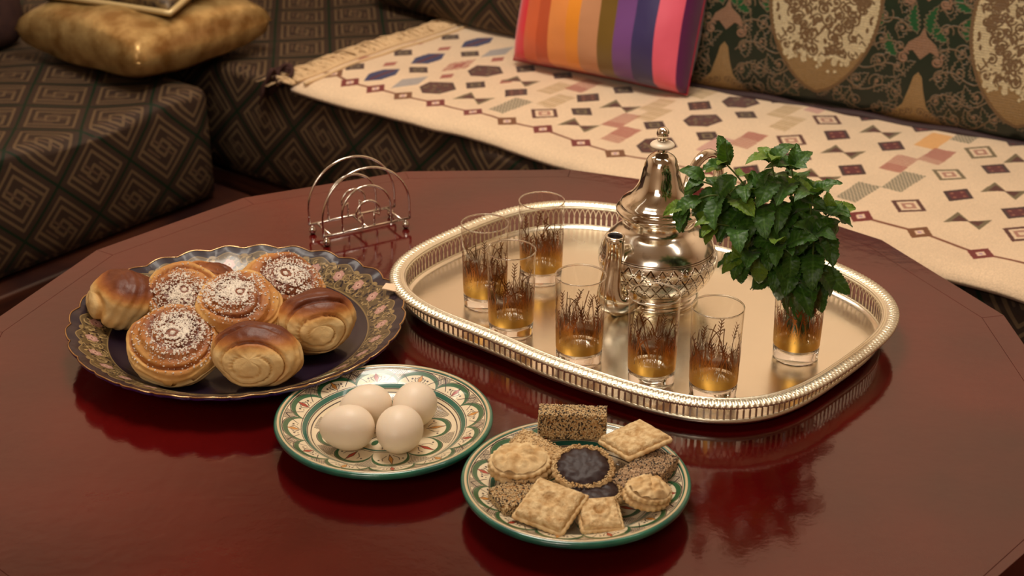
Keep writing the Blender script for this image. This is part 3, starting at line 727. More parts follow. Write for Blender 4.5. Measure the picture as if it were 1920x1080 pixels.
# ------------------------------------------------------------------ scalloped plate with rolls
BPX, BPY, BPR = -0.2939, 1.5213, 0.1775
def ornate_image():
    R = .186; cv = Cv(-R, R, -R, R, 1500/(2*R), c8(30, 16, 34)); n = cv.w
    g = (np.arange(n)+.5)/cv.res-R; X, Y = np.meshgrid(g, g); r = np.hypot(X, Y)
    GO = c8(140, 116, 74); GO2 = c8(172, 146, 100); PK = c8(184, 140, 128); DK = c8(30, 18, 26)
    A = cv.a
    def band(mask, col):
        mk = np.clip(mask, 0, 1)[..., None]; A[..., :3] = A[..., :3]*(1-mk)+np.array(col[:3], np.float32)*mk
    th_ = np.arctan2(Y, X); wob = .0028*np.cos(28*th_)
    band(((r > .139) & (r < .166+wob)).astype(np.float32), c8(96, 78, 50))
    rr = random.Random(4)
    for i in range(1500):
        a = rr.uniform(0, 2*pi); q = rr.uniform(.141, .164); x, y = q*cos(a), q*sin(a)
        cv.disc(x, y, rr.uniform(.0010, .0026), rr.choice([GO, GO2, DK, DK]), rr.uniform(.0006, .0016), rr.uniform(0, 3))
    for i in range(170):
        a = rr.uniform(0, 2*pi); q = rr.uniform(.143, .162); rr_ = rr.uniform(.003, .006)
        cv.line([(q*cos(a)+rr_*cos(b+a), q*sin(a)+rr_*sin(b+a)) for b in [k*.6 for k in range(8)]], .0008, GO2)
    for k in range(28):
        a = k*2*pi/28; x, y = .1535*cos(a), .1535*sin(a)
        for q in range(6): cv.disc(x+.0042*cos(q*pi/3), y+.0042*sin(q*pi/3), .0026, PK)
        cv.disc(x, y, .0028, c8(206, 170, 150)); cv.disc(x, y, .0012, c8(120, 60, 60))
        a2 = a+pi/28; cv.disc(.1680*cos(a2)*.985, .1680*sin(a2)*.985, .004, GO, .002, a2+pi/2)
    band((.0007-np.abs(r-.1385))*cv.res+.5, GO); band((.0006-np.abs(r-.1665-wob))*cv.res+.5, GO)
    return cv.image('ornate_plate_glaze')
m_orn = mat('ornate_glaze', rough=0.35, spec=.35, coat=0.35, coat_r=0.10); _t = img_node(m_orn, ornate_image(), ext='EXTEND'); lk(m_orn, _t.outputs[0], bsdf(m_orn).inputs['Base Color'])
m_cobalt = mat('cobalt_underside', lin(40, 24, 84), 0.15, coat=1)
m_gilt = mat('gilt_rim', lin(196, 160, 116), 0.25, metal=1.0)
bp_ = thing('serving_plate', 'large scallop-edged dark plate with a gold and pink flower border holding the rolls', 'plate', (BPX, BPY, 0))
NL = 28
def scal(a, k): return 1+k*(0.021*(abs(cos(NL/2*a))**0.75)-0.012)
prof = [(.1775, .0340, 1), (.172, .0322, .9), (.166, .0300, .6), (.158, .0262, .25), (.148, .0205, 0), (.140, .0160, 0), (.134, .0120, 0), (.126, .0102, 0), (.10, .0095, 0), (.05, .009, 0), (.0005, .009, 0)]
n = 336; vs, fs, uv = [], [], []
for (r, z, k) in prof:
    for i in range(n):
        a = 2*pi*i/n; rr_ = r*scal(a, k); zz = z+.0012*k*cos(NL*a); vs.append((rr_*cos(a), rr_*sin(a), zz)); uv.append((rr_*cos(a)/.372+.5, rr_*sin(a)/.372+.5))
for j in range(len(prof)-1):
    for i in range(n): a = j*n+i; b = j*n+(i+1) % n; fs.append((a, a+n, b+n, b))
obj('painted_face', mesh('painted_face', vs, fs, uv), m_orn, bp_)
prof = [(.1775, .0340, 1), (.1785, .0325, 1), (.1770, .0300, 1), (.168, .0250, .6), (.15, .0160, .1), (.12, .0050, 0), (.085, .0035, 0), (.084, .0002, 0), (.078, .0002, 0), (.077, .003, 0), (.0005, .003, 0)]
vs, fs = [], []
for (r, z, k) in prof:
    for i in range(n): a = 2*pi*i/n; rr_ = r*scal(a, k); vs.append((rr_*cos(a), rr_*sin(a), z+.0012*k*cos(NL*a)))
for j in range(len(prof)-1):
    for i in range(n): a = j*n+i; b = j*n+(i+1) % n; fs.append((a, b, b+n, a+n))
tag(obj('underside', mesh('underside', vs, fs), m_cobalt, bp_), 'cobalt blue underside')
pts = [(.1778*scal(a, 1)*cos(a), .1778*scal(a, 1)*sin(a), .0341+.0012*cos(NL*a)) for a in [2*pi*i/n for i in range(n)]]
tube('gilt_edge', pts, 0.00095, 6, m_gilt, bp_, closed=True)

m_bun = mat('baked_dough', rough=0.5, spec=0.35)
_a = nd(m_bun, 'ShaderNodeVertexColor'); _a.layer_name = 'tone'; _s = nd(m_bun, 'ShaderNodeSeparateColor'); lk(m_bun, _a.outputs[0], _s.inputs[0])
_n = nd(m_bun, 'ShaderNodeTexNoise', Scale=70, Detail=6, Roughness=0.65); _tc = nd(m_bun, 'ShaderNodeTexCoord'); lk(m_bun, _tc.outputs['Object'], _n.inputs['Vector'])
_m1 = nd(m_bun, 'ShaderNodeMath', operation='MULTIPLY_ADD'); lk(m_bun, _n.outputs['Fac'], _m1.inputs[0]); _m1.inputs[1].default_value = 0.40; lk(m_bun, _s.outputs[0], _m1.inputs[2])
_m2 = nd(m_bun, 'ShaderNodeMath', operation='SUBTRACT'); lk(m_bun, _m1.outputs[0], _m2.inputs[0]); _m2.inputs[1].default_value = 0.20
_cr = nd(m_bun, 'ShaderNodeValToRGB'); el = _cr.color_ramp.elements
el[0].position = 0.0; el[0].color = lin(226, 196, 140); el[1].position = 1.0; el[1].color = lin(98, 44, 18)
for p, c in ((.28, (214, 166, 98)), (.52, (180, 116, 56)), (.75, (138, 76, 36))): e = el.new(p); e.color = lin(*c)
lk(m_bun, _m2.outputs[0], _cr.inputs[0]); lk(m_bun, _cr.outputs[0], bsdf(m_bun).inputs['Base Color'])
_b = nd(m_bun, 'ShaderNodeBump', Strength=0.5, Distance=0.0018); lk(m_bun, _n.outputs['Fac'], _b.inputs['Height']); lk(m_bun, _b.outputs[0], bsdf(m_bun).inputs['Normal'])
_mr = nd(m_bun, 'ShaderNodeMapRange'); lk(m_bun, _s.outputs[0], _mr.inputs[0]); _mr.inputs['To Min'].default_value = 0.72; _mr.inputs['To Max'].default_value = 0.42; lk(m_bun, _mr.outputs[0], bsdf(m_bun).inputs['Roughness'])
m_sug = mat('coarse_sugar', lin(252, 244, 232), 0.35, spec=0.6)

def bun_mesh(R, H_, seed, turns=2.6, face=1, side=0.0, bake=None, dome=0.35, sq=0.0):
    """coiled roll: axis = local z; spiral on the +z face (and -z). bake = direction of the oven-browned crust in local space"""
    nu, nv = 96, 60; vs, fs, cols = [], [], []; bd = Vector(bake).normalized() if bake else None
    for j in range(nv+1):
        t_ = pi*j/nv
        e = 0.62
        cr, cz = sin(t_), -cos(t_)
        r0 = math.copysign(abs(cr)**e, cr); z0 = math.copysign(abs(cz)**0.80, cz)
        for i in range(nu):
            a = 2*pi*i/nu; lob = 1+0.035*noise.noise(Vector((cos(a)*1.3+seed, sin(a)*1.3, z0*1.2)))+0.02*cos(2*a+seed)+sq*0.05*cos(4*a)
            x, y, z = R*r0*lob*cos(a), R*r0*lob*sin(a), z0*H_/2*(1-dome*(r0**2)*0.45)
            p = Vector((x, y, z)); rho = r0; tone = 0.0
            cxx, cyy = (R*.20*cos(seed*2.1), R*.20*sin(seed*2.1)) if bd is None else (-bd.x*R*.34, -bd.y*R*.34); fd = max(0, 1-rho**2)
            rho = hypot(x-cxx*fd, y-cyy*fd)/R; a_s = atan2(y-cyy*fd, x-cxx*fd)
            phs = (turns*rho**.85+a_s/(2*pi)*(1 if z > 0 else -1)+seed*.37+.22*noise.noise(Vector((x*22+seed, y*22, z0)))) % 1.0
            gr = abs(phs-.5)*2                                  # 1 at the groove
            groove = max(0, (gr-.72)/.28)**1.4 if abs(z0) > .35 and rho < .97 else 0
            lam = 0.5+0.5*sin((z0*5.5+0.25*sin(3*a+seed)+noise.noise(Vector((x*30, y*30, seed))))*pi)
            nrm = Vector((x/R/R, y/R/R, z/(H_/2)**2)).normalized()
            groove *= min(1, max(0, (rho-.16)/.14))*min(1, max(0, (cr**.62-.12)/.25)); p -= nrm*(groove*0.0062*(0.35+0.65*rho)); 
            if abs(z0) <= .6: p -= nrm*0.0011*lam
            p += nrm*(0.0022*noise.noise(Vector((x*45+seed, y*45, z*45)))+0.0055*noise.noise(Vector((x*16+seed*3, y*16, z*16)))+0.0008*noise.noise(Vector((x*140, y*140, z*140+seed))))
            if z > 0 and bd is None: p.z += .0035*(1 if phs < .5 else -1)*rho*(.5-abs(phs-.5))*2*.8
            if bd is None:
                tone = 0.20+(0.74-0.55*abs(rho-.30))*max(0, z/(H_/2))**.9 if z > 0 else 0.06
                tone += 0.34*noise.noise(Vector((x*24, y*24, seed)))+(.22 if groove > .25 else 0)
            else:
                k = nrm.dot(bd); k2 = p.dot(bd)/R; tone = 0.08+0.95*max(0, min(1, (0.55*k+0.55*k2-0.22)*1.7))
                tone += 0.10*noise.noise(Vector((x*25, y*25, z*25+seed)))+(0.10 if groove > .3 else 0)
                tone += 0.12*lam*(1 if abs(z0) < .6 else 0)*.5
            tone -= (0.05 if bd is None else -0.12)*groove
            if z0 < -0.75 and bd is None: tone = .35
            cols.append((max(0, min(1, tone)),)*3+(1,)); vs.append(p)
    for j in range(nv):
        for i in range(nu): a = j*nu+i; b = j*nu+(i+1) % nu; fs.append((a, b, b+nu, a+nu))
    return mesh('dough', vs, fs, None, True, cols), vs
def basis(axis, roll=0.0):
    z = Vector(axis).normalized(); x = Vector((1, 0, 0)); x = (x-z*x.dot(z)).normalized(); y = z.cross(x)
    return (Matrix((x, y, z)).transposed() @ Matrix.Rotation(roll, 3, 'Z')).to_4x4()
def bun(label, pos, axis, R, H_, seed, turns=2.6, crust=None, sugar=0, roll=0.0, dome=.35, sq=0.0):
    t_ = thing('bread_roll', label, 'bread roll', group='sweet rolls on the scalloped plate')
    M = basis(axis, roll); M.translation = Vector(pos); t_.matrix_world = M
    bk = (M.to_3x3().inverted() @ Vector(crust)) if crust else None
    me, vs = bun_mesh(R, H_, seed, turns, bake=bk, dome=dome, sq=sq)
    if crust:                                    # crust-up rolls sag flat in the oven
        R3 = M.to_3x3(); SQ = R3.inverted() @ Matrix.Diagonal((1.04, 1, .79)) @ R3
        for v_ in me.vertices: v_.co = SQ @ v_.co
    obj('dough', me, m_bun, t_)
    if sugar:
        q = random.Random(seed); sv, sf = [], []
        top = [v for v in vs if v.z > H_*0.20 and hypot(v.x, v.y) < R*.95]
        cx, cy = R*.20*cos(seed*2.1), R*.20*sin(seed*2.1)+R*.06
        for _ in range(sugar):
            v = q.choice(top); 
            # triangle-ish patch, denser in the middle
            d = hypot(v.x-cx, v.y-cy)/R
            if q.random() > math.exp(-(d/.52)**2)*(1.0+.9*noise.noise(Vector((v.x*70, v.y*70, seed)))): continue
            s_ = q.uniform(.0005, .0014); b = len(sv); c = v+Vector((q.uniform(-1, 1), q.uniform(-1, 1), 0))*.0016+Vector((0, 0, .0004))
            for dd in ((1, 0, 0), (-1, 0, 0), (0, 1, 0), (0, -1, 0), (0, 0, 1), (0, 0, -1)): sv.append(c+Vector(dd)*s_*q.uniform(.7, 1.3))
            sf += [(b+4, b, b+2), (b+4, b+2, b+1), (b+4, b+1, b+3), (b+4, b+3, b), (b+5, b+2, b), (b+5, b+1, b+2), (b+5, b+3, b+1), (b+5, b, b+3)]
        tag(obj('sugar_topping', mesh('sugar_topping', sv, sf, None, False), m_sug, t_), 'coarse white sugar crystals', kind='stuff')
    return t_
bun('pale-sided roll with a plain cracked brown crust, leftmost on the dark plate', (-0.423, 1.549, .0400), (-.55, -.25, .35), .0395, .072, 1, 1.2, crust=(.35, .1, .9), dome=.6, sq=.6)
bun('sugared spiral roll behind the other rolls, second from the left', (-0.3535, 1.541, .0400), (.10, -.42, .9), .0430, .046, 2, 2.4, sugar=5200)
bun('small golden roll end peeping out behind the left-hand rolls', (-0.336, 1.596, .036), (.2, .1, .9), .034, .040, 3, 2.0)
bun('sugared spiral roll on top of the pile in the middle', (-0.286, 1.494, .0585), (.12, -.30, .93), .0455, .040, 4, 2.6, sugar=6500, roll=1.0)
bun('sugared spiral roll at the back right, turned to the upper right', (-0.2545, 1.575, .0400), (.30, -.28, .9), .0490, .046, 5, 2.8, sugar=5200, roll=2.0)
bun('plain brown-topped roll at the right edge of the pile, spiral facing front', (-0.2060, 1.490, .0425), (.18, -.80, .30), .0420, .064, 6, 3.8, crust=(0, .15, 1), dome=.5)
bun('plain brown-topped roll at the front middle, pale spiral facing front', (-0.2585, 1.419, .0425), (-.08, -.85, .32), .0415, .064, 7, 4.2, crust=(0, .2, 1), dome=.5)
bun('large sugared spiral roll at the front left', (-0.3450, 1.440, .0375), (.02, -.36, .93), .0500, .043, 8, 3.2, sugar=7500, roll=3.0)

# ------------------------------------------------------------------ pastries
def pastry_mat(name, c1, c2, sc=120, bump=0.0012):
    m = mat(name, c1, 0.75, spec=0.25); add_noise_color(m, c1, c2, sc, 5, .35, .65); add_noise_bump(m, sc*1.6, bump, 0.8, 6); return m
m_short = pastry_mat('shortbread', lin(204, 164, 110), lin(236, 208, 158), 90, .002)
m_puff = pastry_mat('crumbed_pastry', lin(196, 156, 104), lin(238, 210, 160), 170, .003)
m_chocs = mat('dark_chocolate', lin(44, 24, 22), 0.5, spec=.35); add_noise_bump(m_chocs, 90, .002, .5)
m_seedw = mat('sesame_seed', lin(214, 184, 136), .5); m_seedb = mat('black_sesame', lin(40, 30, 26), .45)
m_almond = pastry_mat('chopped_nut', lin(176, 142, 108), lin(212, 180, 142), 220, .002)
PG = 'pastries on the painted plate'
def pastry(name, label, pos, rz=0, rx=0, ry=0): return thing(name, label, 'pastry', pos, group=PG, rot=(rx, ry, rz))
def seeds(parent, surf, n, seed, mats, L=.0016, nm=('pale_seeds', 'black_seeds')):
    q = random.Random(seed)
    for mi, m in enumerate(mats):
        vs, fs = [], []
        for _ in range(n if mi == 0 else n//3):
            p, nr = surf(q); p = Vector(p); nr = Vector(nr).normalized(); a = Vector((q.uniform(-1, 1), q.uniform(-1, 1), q.uniform(-1, 1)))
            a = (a-nr*a.dot(nr)*.7).normalized(); c = nr.cross(a).normalized(); b = len(vs)
            p = p+nr*q.uniform(-.0002, .0006)
            vs += [p+a*L, p-a*L*.9, p+c*L*.5, p-c*L*.5, p+nr*L*.45, p-nr*L*.45]
            fs += [(b+4, b, b+2), (b+4, b+2, b+1), (b+4, b+1, b+3), (b+4, b+3, b), (b+5, b+2, b), (b+5, b+1, b+2), (b+5, b+3, b+1), (b+5, b, b+3)]
        tag(obj(nm[mi], mesh(nm[mi], vs, fs, None, True), m, parent), kind='stuff')
def box_surf(w_, d_, h_):
    def f(q):
        A = [w_*d_, w_*h_, w_*h_, d_*h_, d_*h_]; k = q.choices(range(5), A)[0]; r = lambda s: q.uniform(-s/2, s/2)
        return [((r(w_), r(d_), h_/2), (0, 0, 1)), ((r(w_), -d_/2, r(h_)), (0, -1, 0)), ((r(w_), d_/2, r(h_)), (0, 1, 0)), ((-w_/2, r(d_), r(h_)), (-1, 0, 0)), ((w_/2, r(d_), r(h_)), (1, 0, 0))][k]
    return f
def seed_bar(label, pos, w_, d_, h_, rz, rx, ry, core, mats, n, seed, nm=('pale_seeds', 'black_seeds')):
    t_ = pastry('seed_bar', label, pos, rz, rx, ry); bevel_box('core', -w_/2, w_/2, -d_/2, d_/2, -h_/2, h_/2, core, t_, .003)
    seeds(t_, box_surf(w_, d_, h_), n, seed, mats, nm=nm); return t_
m_core = pastry_mat('seed_core', lin(150, 110, 66), lin(190, 148, 96), 150)
seed_bar('sesame-coated bar with black and white seeds, standing at the back of the plate', (0.0570, 1.2875, .0410), .062, .024, .024, radians(-4), radians(-8), 0, m_core, (m_seedw, m_seedb), 2300, 1)
seed_bar('sesame-coated bar with many black seeds under the oval pastry at the left', (0.0070, 1.1860, .0250), .046, .030, .014, radians(28), radians(6), radians(-6), m_core, (m_seedw, m_seedb), 1500, 2)
seed_bar('pale crumbed bar behind the oval pastry at the left', (0.0225, 1.2440, .0340), .046, .026, .018, radians(-30), radians(4), radians(14), m_puff, (m_seedw,), 900, 3)
seed_bar('greyish nut-crumbed bar right of the chocolate pastries', (0.1090, 1.2030, .0300), .036, .026, .016, radians(40), 0, radians(-8), m_almond, (m_almond, m_seedb), 1300, 4, ('nut_crumbs', 'dark_crumbs'))
seed_bar('greyish nut-crumbed bar under the square pastry at the right', (0.1300, 1.2250, .0290), .040, .028, .016, radians(62), 0, radians(6), m_almond, (m_almond, m_seedb), 1500, 5, ('nut_crumbs', 'dark_crumbs'))
def puff_square(label, pos, s, h_, rz, rx, ry, seed, dimple=1.0):
    t_ = pastry('square_pastry', label, pos, rz, rx, ry); n = 34; vs, fs = [], []
    for lay in (1, -1):
        for j in range(n):
            for i in range(n):
                a, b = 2*i/(n-1)-1, 2*j/(n-1)-1; ed = max(abs(a), abs(b))
                w_ = 1+.025*sin(16*b)*(abs(a) > .95)+.0; ww = 1+.025*sin(16*a)*(abs(b) > .95)
                h = h_/2*(1-ed**8)**.5*(1.0) if ed < 1 else 0
                h = h*(.8+.2*(1-ed)); r = hypot(a, b)
                if lay == 1: h += .0018*noise.noise(Vector((a*4, b*4, seed)))*(1-ed**6)-dimple*.0055*math.exp(-(r/.22)**2)+.0012*math.exp(-((r-.4)/.12)**2)
                vs.append((a*s/2*w_, b*s/2*ww, lay*h))
    for lay in (0, 1):
        for j in range(n-1):
            for i in range(n-1): q = lay*n*n+j*n+i; f = (q, q+1, q+n+1, q+n); fs.append(f if lay == 0 else f[::-1])
    me = mesh('puff', vs, fs); bm = bmesh.new(); bm.from_mesh(me); bmesh.ops.remove_doubles(bm, verts=bm.verts, dist=1e-5); bm.to_mesh(me); bm.free()
    obj('crust', me, m_puff, t_)
    # layered fluted edge
    pts = []
    for i in range(120):
        k = i/30; s4 = int(k); f_ = k-s4; a, b = [(-1+2*f_, -1), (1, -1+2*f_), (1-2*f_, 1), (-1, 1-2*f_)][s4]
        pts.append((a*s/2*(1.0+.02*sin(i*1.6)), b*s/2*(1.0+.02*sin(i*1.6)), -.0022))
    tube('lower_layer', pts, .0026, 6, m_short, t_, closed=True); return t_
puff_square('square crumbed pastry with a small hole, at the back right of the plate', (0.1135, 1.2560, .0420), .047, .014, radians(32), radians(-8), radians(-6), 1)
puff_square('square crumbed pastry with a dimple, at the front left of the plate', (0.0335, 1.1600, .0330), .046, .015, radians(-30), radians(16), radians(3), 2)
puff_square('small half-hidden square pastry at the front of the plate', (0.0765, 1.1560, .0270), .034, .012, radians(8), radians(14), 0, 3, 1.4)
def fluted(label, pos, rx_, ry_, rz, rotx, roty, seed, choc=False, top='lump'):
    t_ = pastry('round_pastry', label, pos, rz, rotx, roty)
    def disc_(name, z0, hh, k, m):
        n = 96; pr = [(0.001, 0), (.9, 0), (1.0, .2), (1.0, .8), (.94, 1.0), (.5, 1.05), (.001, 1.05)]; vs, fs = [], []
        for (r, z) in pr:
            for i in range(n):
                a = 2*pi*i/n; s_ = 1+(.035*cos(24*a) if r > .88 else 0); vs.append((rx_*k*r*s_*cos(a), ry_*k*r*s_*sin(a), z0+hh*z+(.0006*noise.noise(Vector((r*8*cos(a), r*8*sin(a), seed))) if z > 1 else 0)))
        for j in range(len(pr)-1):
            for i in range(n): a = j*n+i; b = j*n+(i+1) % n; fs.append((a, b, b+n, a+n))
        return obj(name, mesh(name, vs, fs), m, t_)
    disc_('lower_biscuit', -.0075, .0055, 1.0, m_short)
    if top == 'lump': disc_('upper_biscuit', -.0005, .0050, .97, m_short)
    n, k = 64, 16; vs, fs = [], []
    z0 = .0048 if top == 'lump' else -.0015
    for j in range(k+1):
        r = (1-j/k)*.86
        for i in range(n):
            a = 2*pi*i/n
            if choc: s_ = 1+.05*cos(13*a); h = .0036*(1-(r/.87)**6)+.0008*noise.noise(Vector((r*5*cos(a), r*5*sin(a), seed)))
            else: s_ = 1+.06*noise.noise(Vector((cos(a)*2, sin(a)*2, seed))); h = (.0060*(1-(r/.87)**3)+.0075*abs(noise.noise(Vector((r*2.3*cos(a), r*2.3*sin(a), seed+5))))+.002*noise.noise(Vector((r*7*cos(a), r*7*sin(a), seed+5)))*(1-(r/.87)**4))
            vs.append((rx_*r*s_*cos(a), ry_*r*s_*sin(a), z0+h))
    for j in range(k):
        for i in range(n): a = j*n+i; b = j*n+(i+1) % n; fs.append((a, b, b+n, a+n))
    obj('chocolate_filling' if choc else 'icing_top', mesh('fill', vs, fs), m_chocs if choc else m_short, t_)
    if choc:
        def rs(q): a = q.uniform(0, 2*pi); r = q.uniform(.84, .98); return (rx_*r*cos(a), ry_*r*sin(a), z0+.001+.0015*q.random()), (0, 0, 1)
        seeds(t_, rs, 360, seed, (m_short,), .0017, ('crumb_ring', ''))
    return t_
fluted('oval fluted double biscuit with a lumpy top at the left of the plate', (0.0075, 1.2165, .0405), .0290, .0225, radians(-8), radians(12), radians(-4), 3)
fluted('round chocolate-filled fluted tart on top of the pile', (0.0640, 1.2070, .0435), .0280, .0265, 0, radians(16), 0, 5, True, 'choc')
fluted('round chocolate-filled tart half hidden under the other chocolate tart', (0.0710, 1.1850, .0330), .0285, .0240, radians(4), radians(4), 0, 6, True, 'choc')
fluted('oval fluted double biscuit leaning at the right edge of the plate', (0.1200, 1.1790, .0340), .0240, .0190, radians(38), radians(10), radians(12), 7)

# ------------------------------------------------------------------ toast rack
m_chrome = mat('brushed_chrome', lin(236, 230, 220), 0.16, metal=1.0)
FL, FR_ = Vector((-0.2304, 1.7733, 0)), Vector((-0.1284, 1.833, 0)); BL_ = Vector((-0.2533, 1.8091, 0))
xax = (FR_-FL).normalized(); RL = (FR_-FL).length; yax = Vector((-xax.y, xax.x, 0)); RD = (BL_-FL).dot(yax)
rk = thing('napkin_rack', 'small chrome wire rack of nested arches behind the plates', 'rack', (0, 0, 0)); rk.matrix_world = frame_rot(xax, yax, FL)
zb, wr = 0.013, 0.0015
def arch(w_, h_, cx, y, waist=0.0, n=30):
    pts = [(cx-w_/2*(1-waist), y, zb)]
    r = w_/2; zc = h_-r
    if waist: pts += [(cx-w_/2*(1-waist), y, zb+.010), (cx-w_/2*(1-waist)*1.02, y, zb+.018), (cx-r*.93, y, zc-r*.35)]
    else: pts += [(cx-w_/2*.995, y, zb+.012)]
    a0 = -.12
    for i in range(n+1): a = pi-a0*1-(pi-2*a0)*i/n if False else pi*(1-i/n); pts.append((cx+r*cos(a), y, zc+r*sin(a)))
    if waist: pts += [(cx+r*.93, y, zc-r*.35), (cx+w_/2*(1-waist)*1.02, y, zb+.018), (cx+w_/2*(1-waist), y, zb+.010)]
    else: pts += [(cx+w_/2*.995, y, zb+.012)]
    pts.append((cx+w_/2*(1-waist), y, zb)); return pts
for y in (0.0, RD):
    o = tube('outer_arch', arch(RL*1.0, .0915, RL/2, y), wr, 8, m_chrome, rk)
    tube('middle_arch', arch(RL*.56, .068, RL/2, y), wr, 8, m_chrome, rk)
    tube('inner_arch', arch(RL*.27, .048, RL/2+.002, y, .5), wr, 8, m_chrome, rk)
    tube('base_rail', [(0, y, zb), (RL, y, zb)], wr*1.1, 8, m_chrome, rk)
for x in (.010, RL*.5, RL-.012): tube('cross_rail', [(x, -.001, zb), (x, RD+.001, zb)], wr, 8, m_chrome, rk)
for x in (0.004, RL-.006):
    for y in (0, RD):
        lathe('ball_foot', [(.0004, .0001), (.0030, .0010), (.0048, .0040), (.0048, .0062), (.0030, .0095), (.0014, .0112), (.0012, .0125)], 16, m_chrome, rk, loc=(x, y, 0))

# ------------------------------------------------------------------ tray
FC = [0.24704, 0.00041, 0.03608, -0.00265, -0.00785, 0.00037, -0.00618, 0.006, 0.00172, -0.00419, 0.00317, 0.0008, 0.00096]
def trad(ph): return FC[0]+sum(FC[k]*cos(k*ph) for k in range(1, 7))+sum(FC[6+k]*sin(k*ph) for k in range(1, 7))
NT = 2640
base = np.array([(trad(2*pi*i/6000)*cos(2*pi*i/6000), trad(2*pi*i/6000)*sin(2*pi*i/6000)) for i in range(6001)])
seg = np.hypot(*np.diff(base, axis=0).T); acc = np.concatenate([[0], np.cumsum(seg)]); PER = acc[-1]
def outline(n):
    s_ = np.arange(n)/n*PER; x = np.interp(s_, acc, base[:, 0]); y = np.interp(s_, acc, base[:, 1]); return np.stack([x, y], 1)
def normals(P):
    T = np.roll(P, -1, 0)-np.roll(P, 1, 0); T /= np.hypot(*T.T)[:, None]; return np.stack([T[:, 1], -T[:, 0]], 1)
OUT = outline(NT); NRM = normals(OUT)
for _ in range(3): NRM = (NRM+np.roll(NRM, 40, 0)+np.roll(NRM, -40, 0))/3; NRM /= np.hypot(*NRM.T)[:, None]
m_sil = mat('silver_tray', lin(244, 238, 222), 0.20, metal=1.0)
_n, _b = add_noise_bump(m_sil, 160, 0.0004, 0.25, 5)
_tc = nd(m_sil, 'ShaderNodeTexCoord'); _n2 = nd(m_sil, 'ShaderNodeTexNoise', Scale=14, Detail=6); lk(m_sil, _tc.outputs['Object'], _n2.inputs['Vector'])
_mr = nd(m_sil, 'ShaderNodeMapRange'); _mr.inputs['To Min'].default_value = 0.12; _mr.inputs['To Max'].default_value = 0.34; lk(m_sil, _n2.outputs['Fac'], _mr.inputs[0]); lk(m_sil, _mr.outputs[0], bsdf(m_sil).inputs['Roughness'])
m_silb = mat('silver_border', lin(244, 234, 208), 0.36, metal=0.9); add_noise_bump(m_silb, 500, 0.0006, 0.5, 3)
tr = thing('serving_tray', 'rounded silver tray with pierced gallery and ridged rim holding teapot and glasses', 'tray', (0.141, 1.580, 0), -0.6331)
def rings(name, profs, m, N=NT, closed_in=False, parent=tr, zf=None):
    st = NT//N; P = OUT[::st]; Q = NRM[::st]; vs, fs = [], []
    for k, (d, z) in enumerate(profs):
        for i in range(N):
            dz = zf(k, i, d) if zf else (0, 0); dd = d+dz[0]
            vs.append((P[i, 0]-Q[i, 0]*dd, P[i, 1]-Q[i, 1]*dd, z+dz[1]))
    for k in range(len(profs)-1):
        for i in range(N): a = k*N+i; b = k*N+(i+1) % N; fs.append((a, b, b+N, a+N))
    if closed_in: fs.append(tuple((len(profs)-1)*N+i for i in range(N)))
    return obj(name, mesh(name, vs, fs), m, parent)
NG = 280
def gad(k, i, d):
    if d > .0135 or k == 0: return (0, 0)
    ph = i/NT*NG*2*pi - d*1100; w_ = sin(pi*min(1, max(0, (d+.002)/.0145)))
    return (-.0007*max(0, cos(ph)) if d < .003 else 0, .0030*(abs(cos(ph/2))**.7-.5)*w_)
rings('ridged_rim', [(.0030, .0320), (.0004, .0332), (0, .0352), (.0012, .0365), (.0035, .0374), (.0060, .0380), (.0085, .0381), (.0110, .0376), (.0128, .0366), (.0136, .0360), (.0140, .0366), (.0150, .0374), (.0162, .0372), (.0170, .0362), (.0174, .0345), (.0166, .0338), (.0120, .0336), (.0030, .0320)], m_silb, zf=gad)
rings('floor_panel', [(.0170, .0110), (.0178, .0112), (.0190, .0106), (.0205, .0088), (.024, .0082), (.030, .0080), (.05, .0080), (.09, .0080)], m_sil, 660, closed_in=True)
rings('base', [(.0170, .0110), (.0160, .0100), (.0160, .0080), (.0180, .0062), (.024, .0050), (.032, .0050), (.034, .0044)], m_sil, 660, closed_in=True)
# pierced gallery: interlaced gothic arches
NA = 216; vs, fs = [], []
ptsA = outline(NA*8); nA = normals(ptsA)
for _ in range(3): nA = (nA+np.roll(nA, 26, 0)+np.roll(nA, -26, 0))/3; nA /= np.hypot(*nA.T)[:, None]
def gp_(s8, z, off=.0172):
    k = int(math.floor(s8)) % len(ptsA); f_ = s8-math.floor(s8); k2 = (k+1) % len(ptsA)
    x = ptsA[k]*(1-f_)+ptsA[k2]*f_; q = nA[k]; return (x[0]-q[0]*off, x[1]-q[1]*off, z)
def ribbon(path, wd, th_=.0008):
    b = len(vs)
    for k, (s8, z) in enumerate(path):
        s0, z0 = path[max(0, k-1)]; s1, z1 = path[min(len(path)-1, k+1)]; dx = (s1-s0)*PER/(NA*8); dz = z1-z0; L = hypot(dx, dz)+1e-9
        ox, oz = -dz/L*wd/2, dx/L*wd/2; o8 = ox/(PER/(NA*8))
        vs.extend([gp_(s8+o8, z+oz, .0168), gp_(s8-o8, z-oz, .0168), gp_(s8-o8, z-oz, .0168+th_), gp_(s8+o8, z+oz, .0168+th_)])
    for k in range(len(path)-1):
        for q in range(4): a = b+k*4+q; c = b+k*4+(q+1) % 4; fs.append((a, c, c+4, a+4))
zA, zB, zC = .0105, .0215, .0342
for i in range(NA):
    s0 = i*8
    ribbon([(s0, zA), (s0, zB)], .0024)
    for sg in (1, -1):
        ribbon([(s0+sg*8*(1-cos(t_*pi/2))*1.0, zB+(zC-zB)*sin(t_*pi/2)**1.0) for t_ in [q/6 for q in range(7)]], .0011)
tag(obj('pierced_gallery', mesh('pierced_gallery', vs, fs, None, False), m_silb, tr), 'pierced gallery of interlaced arches')
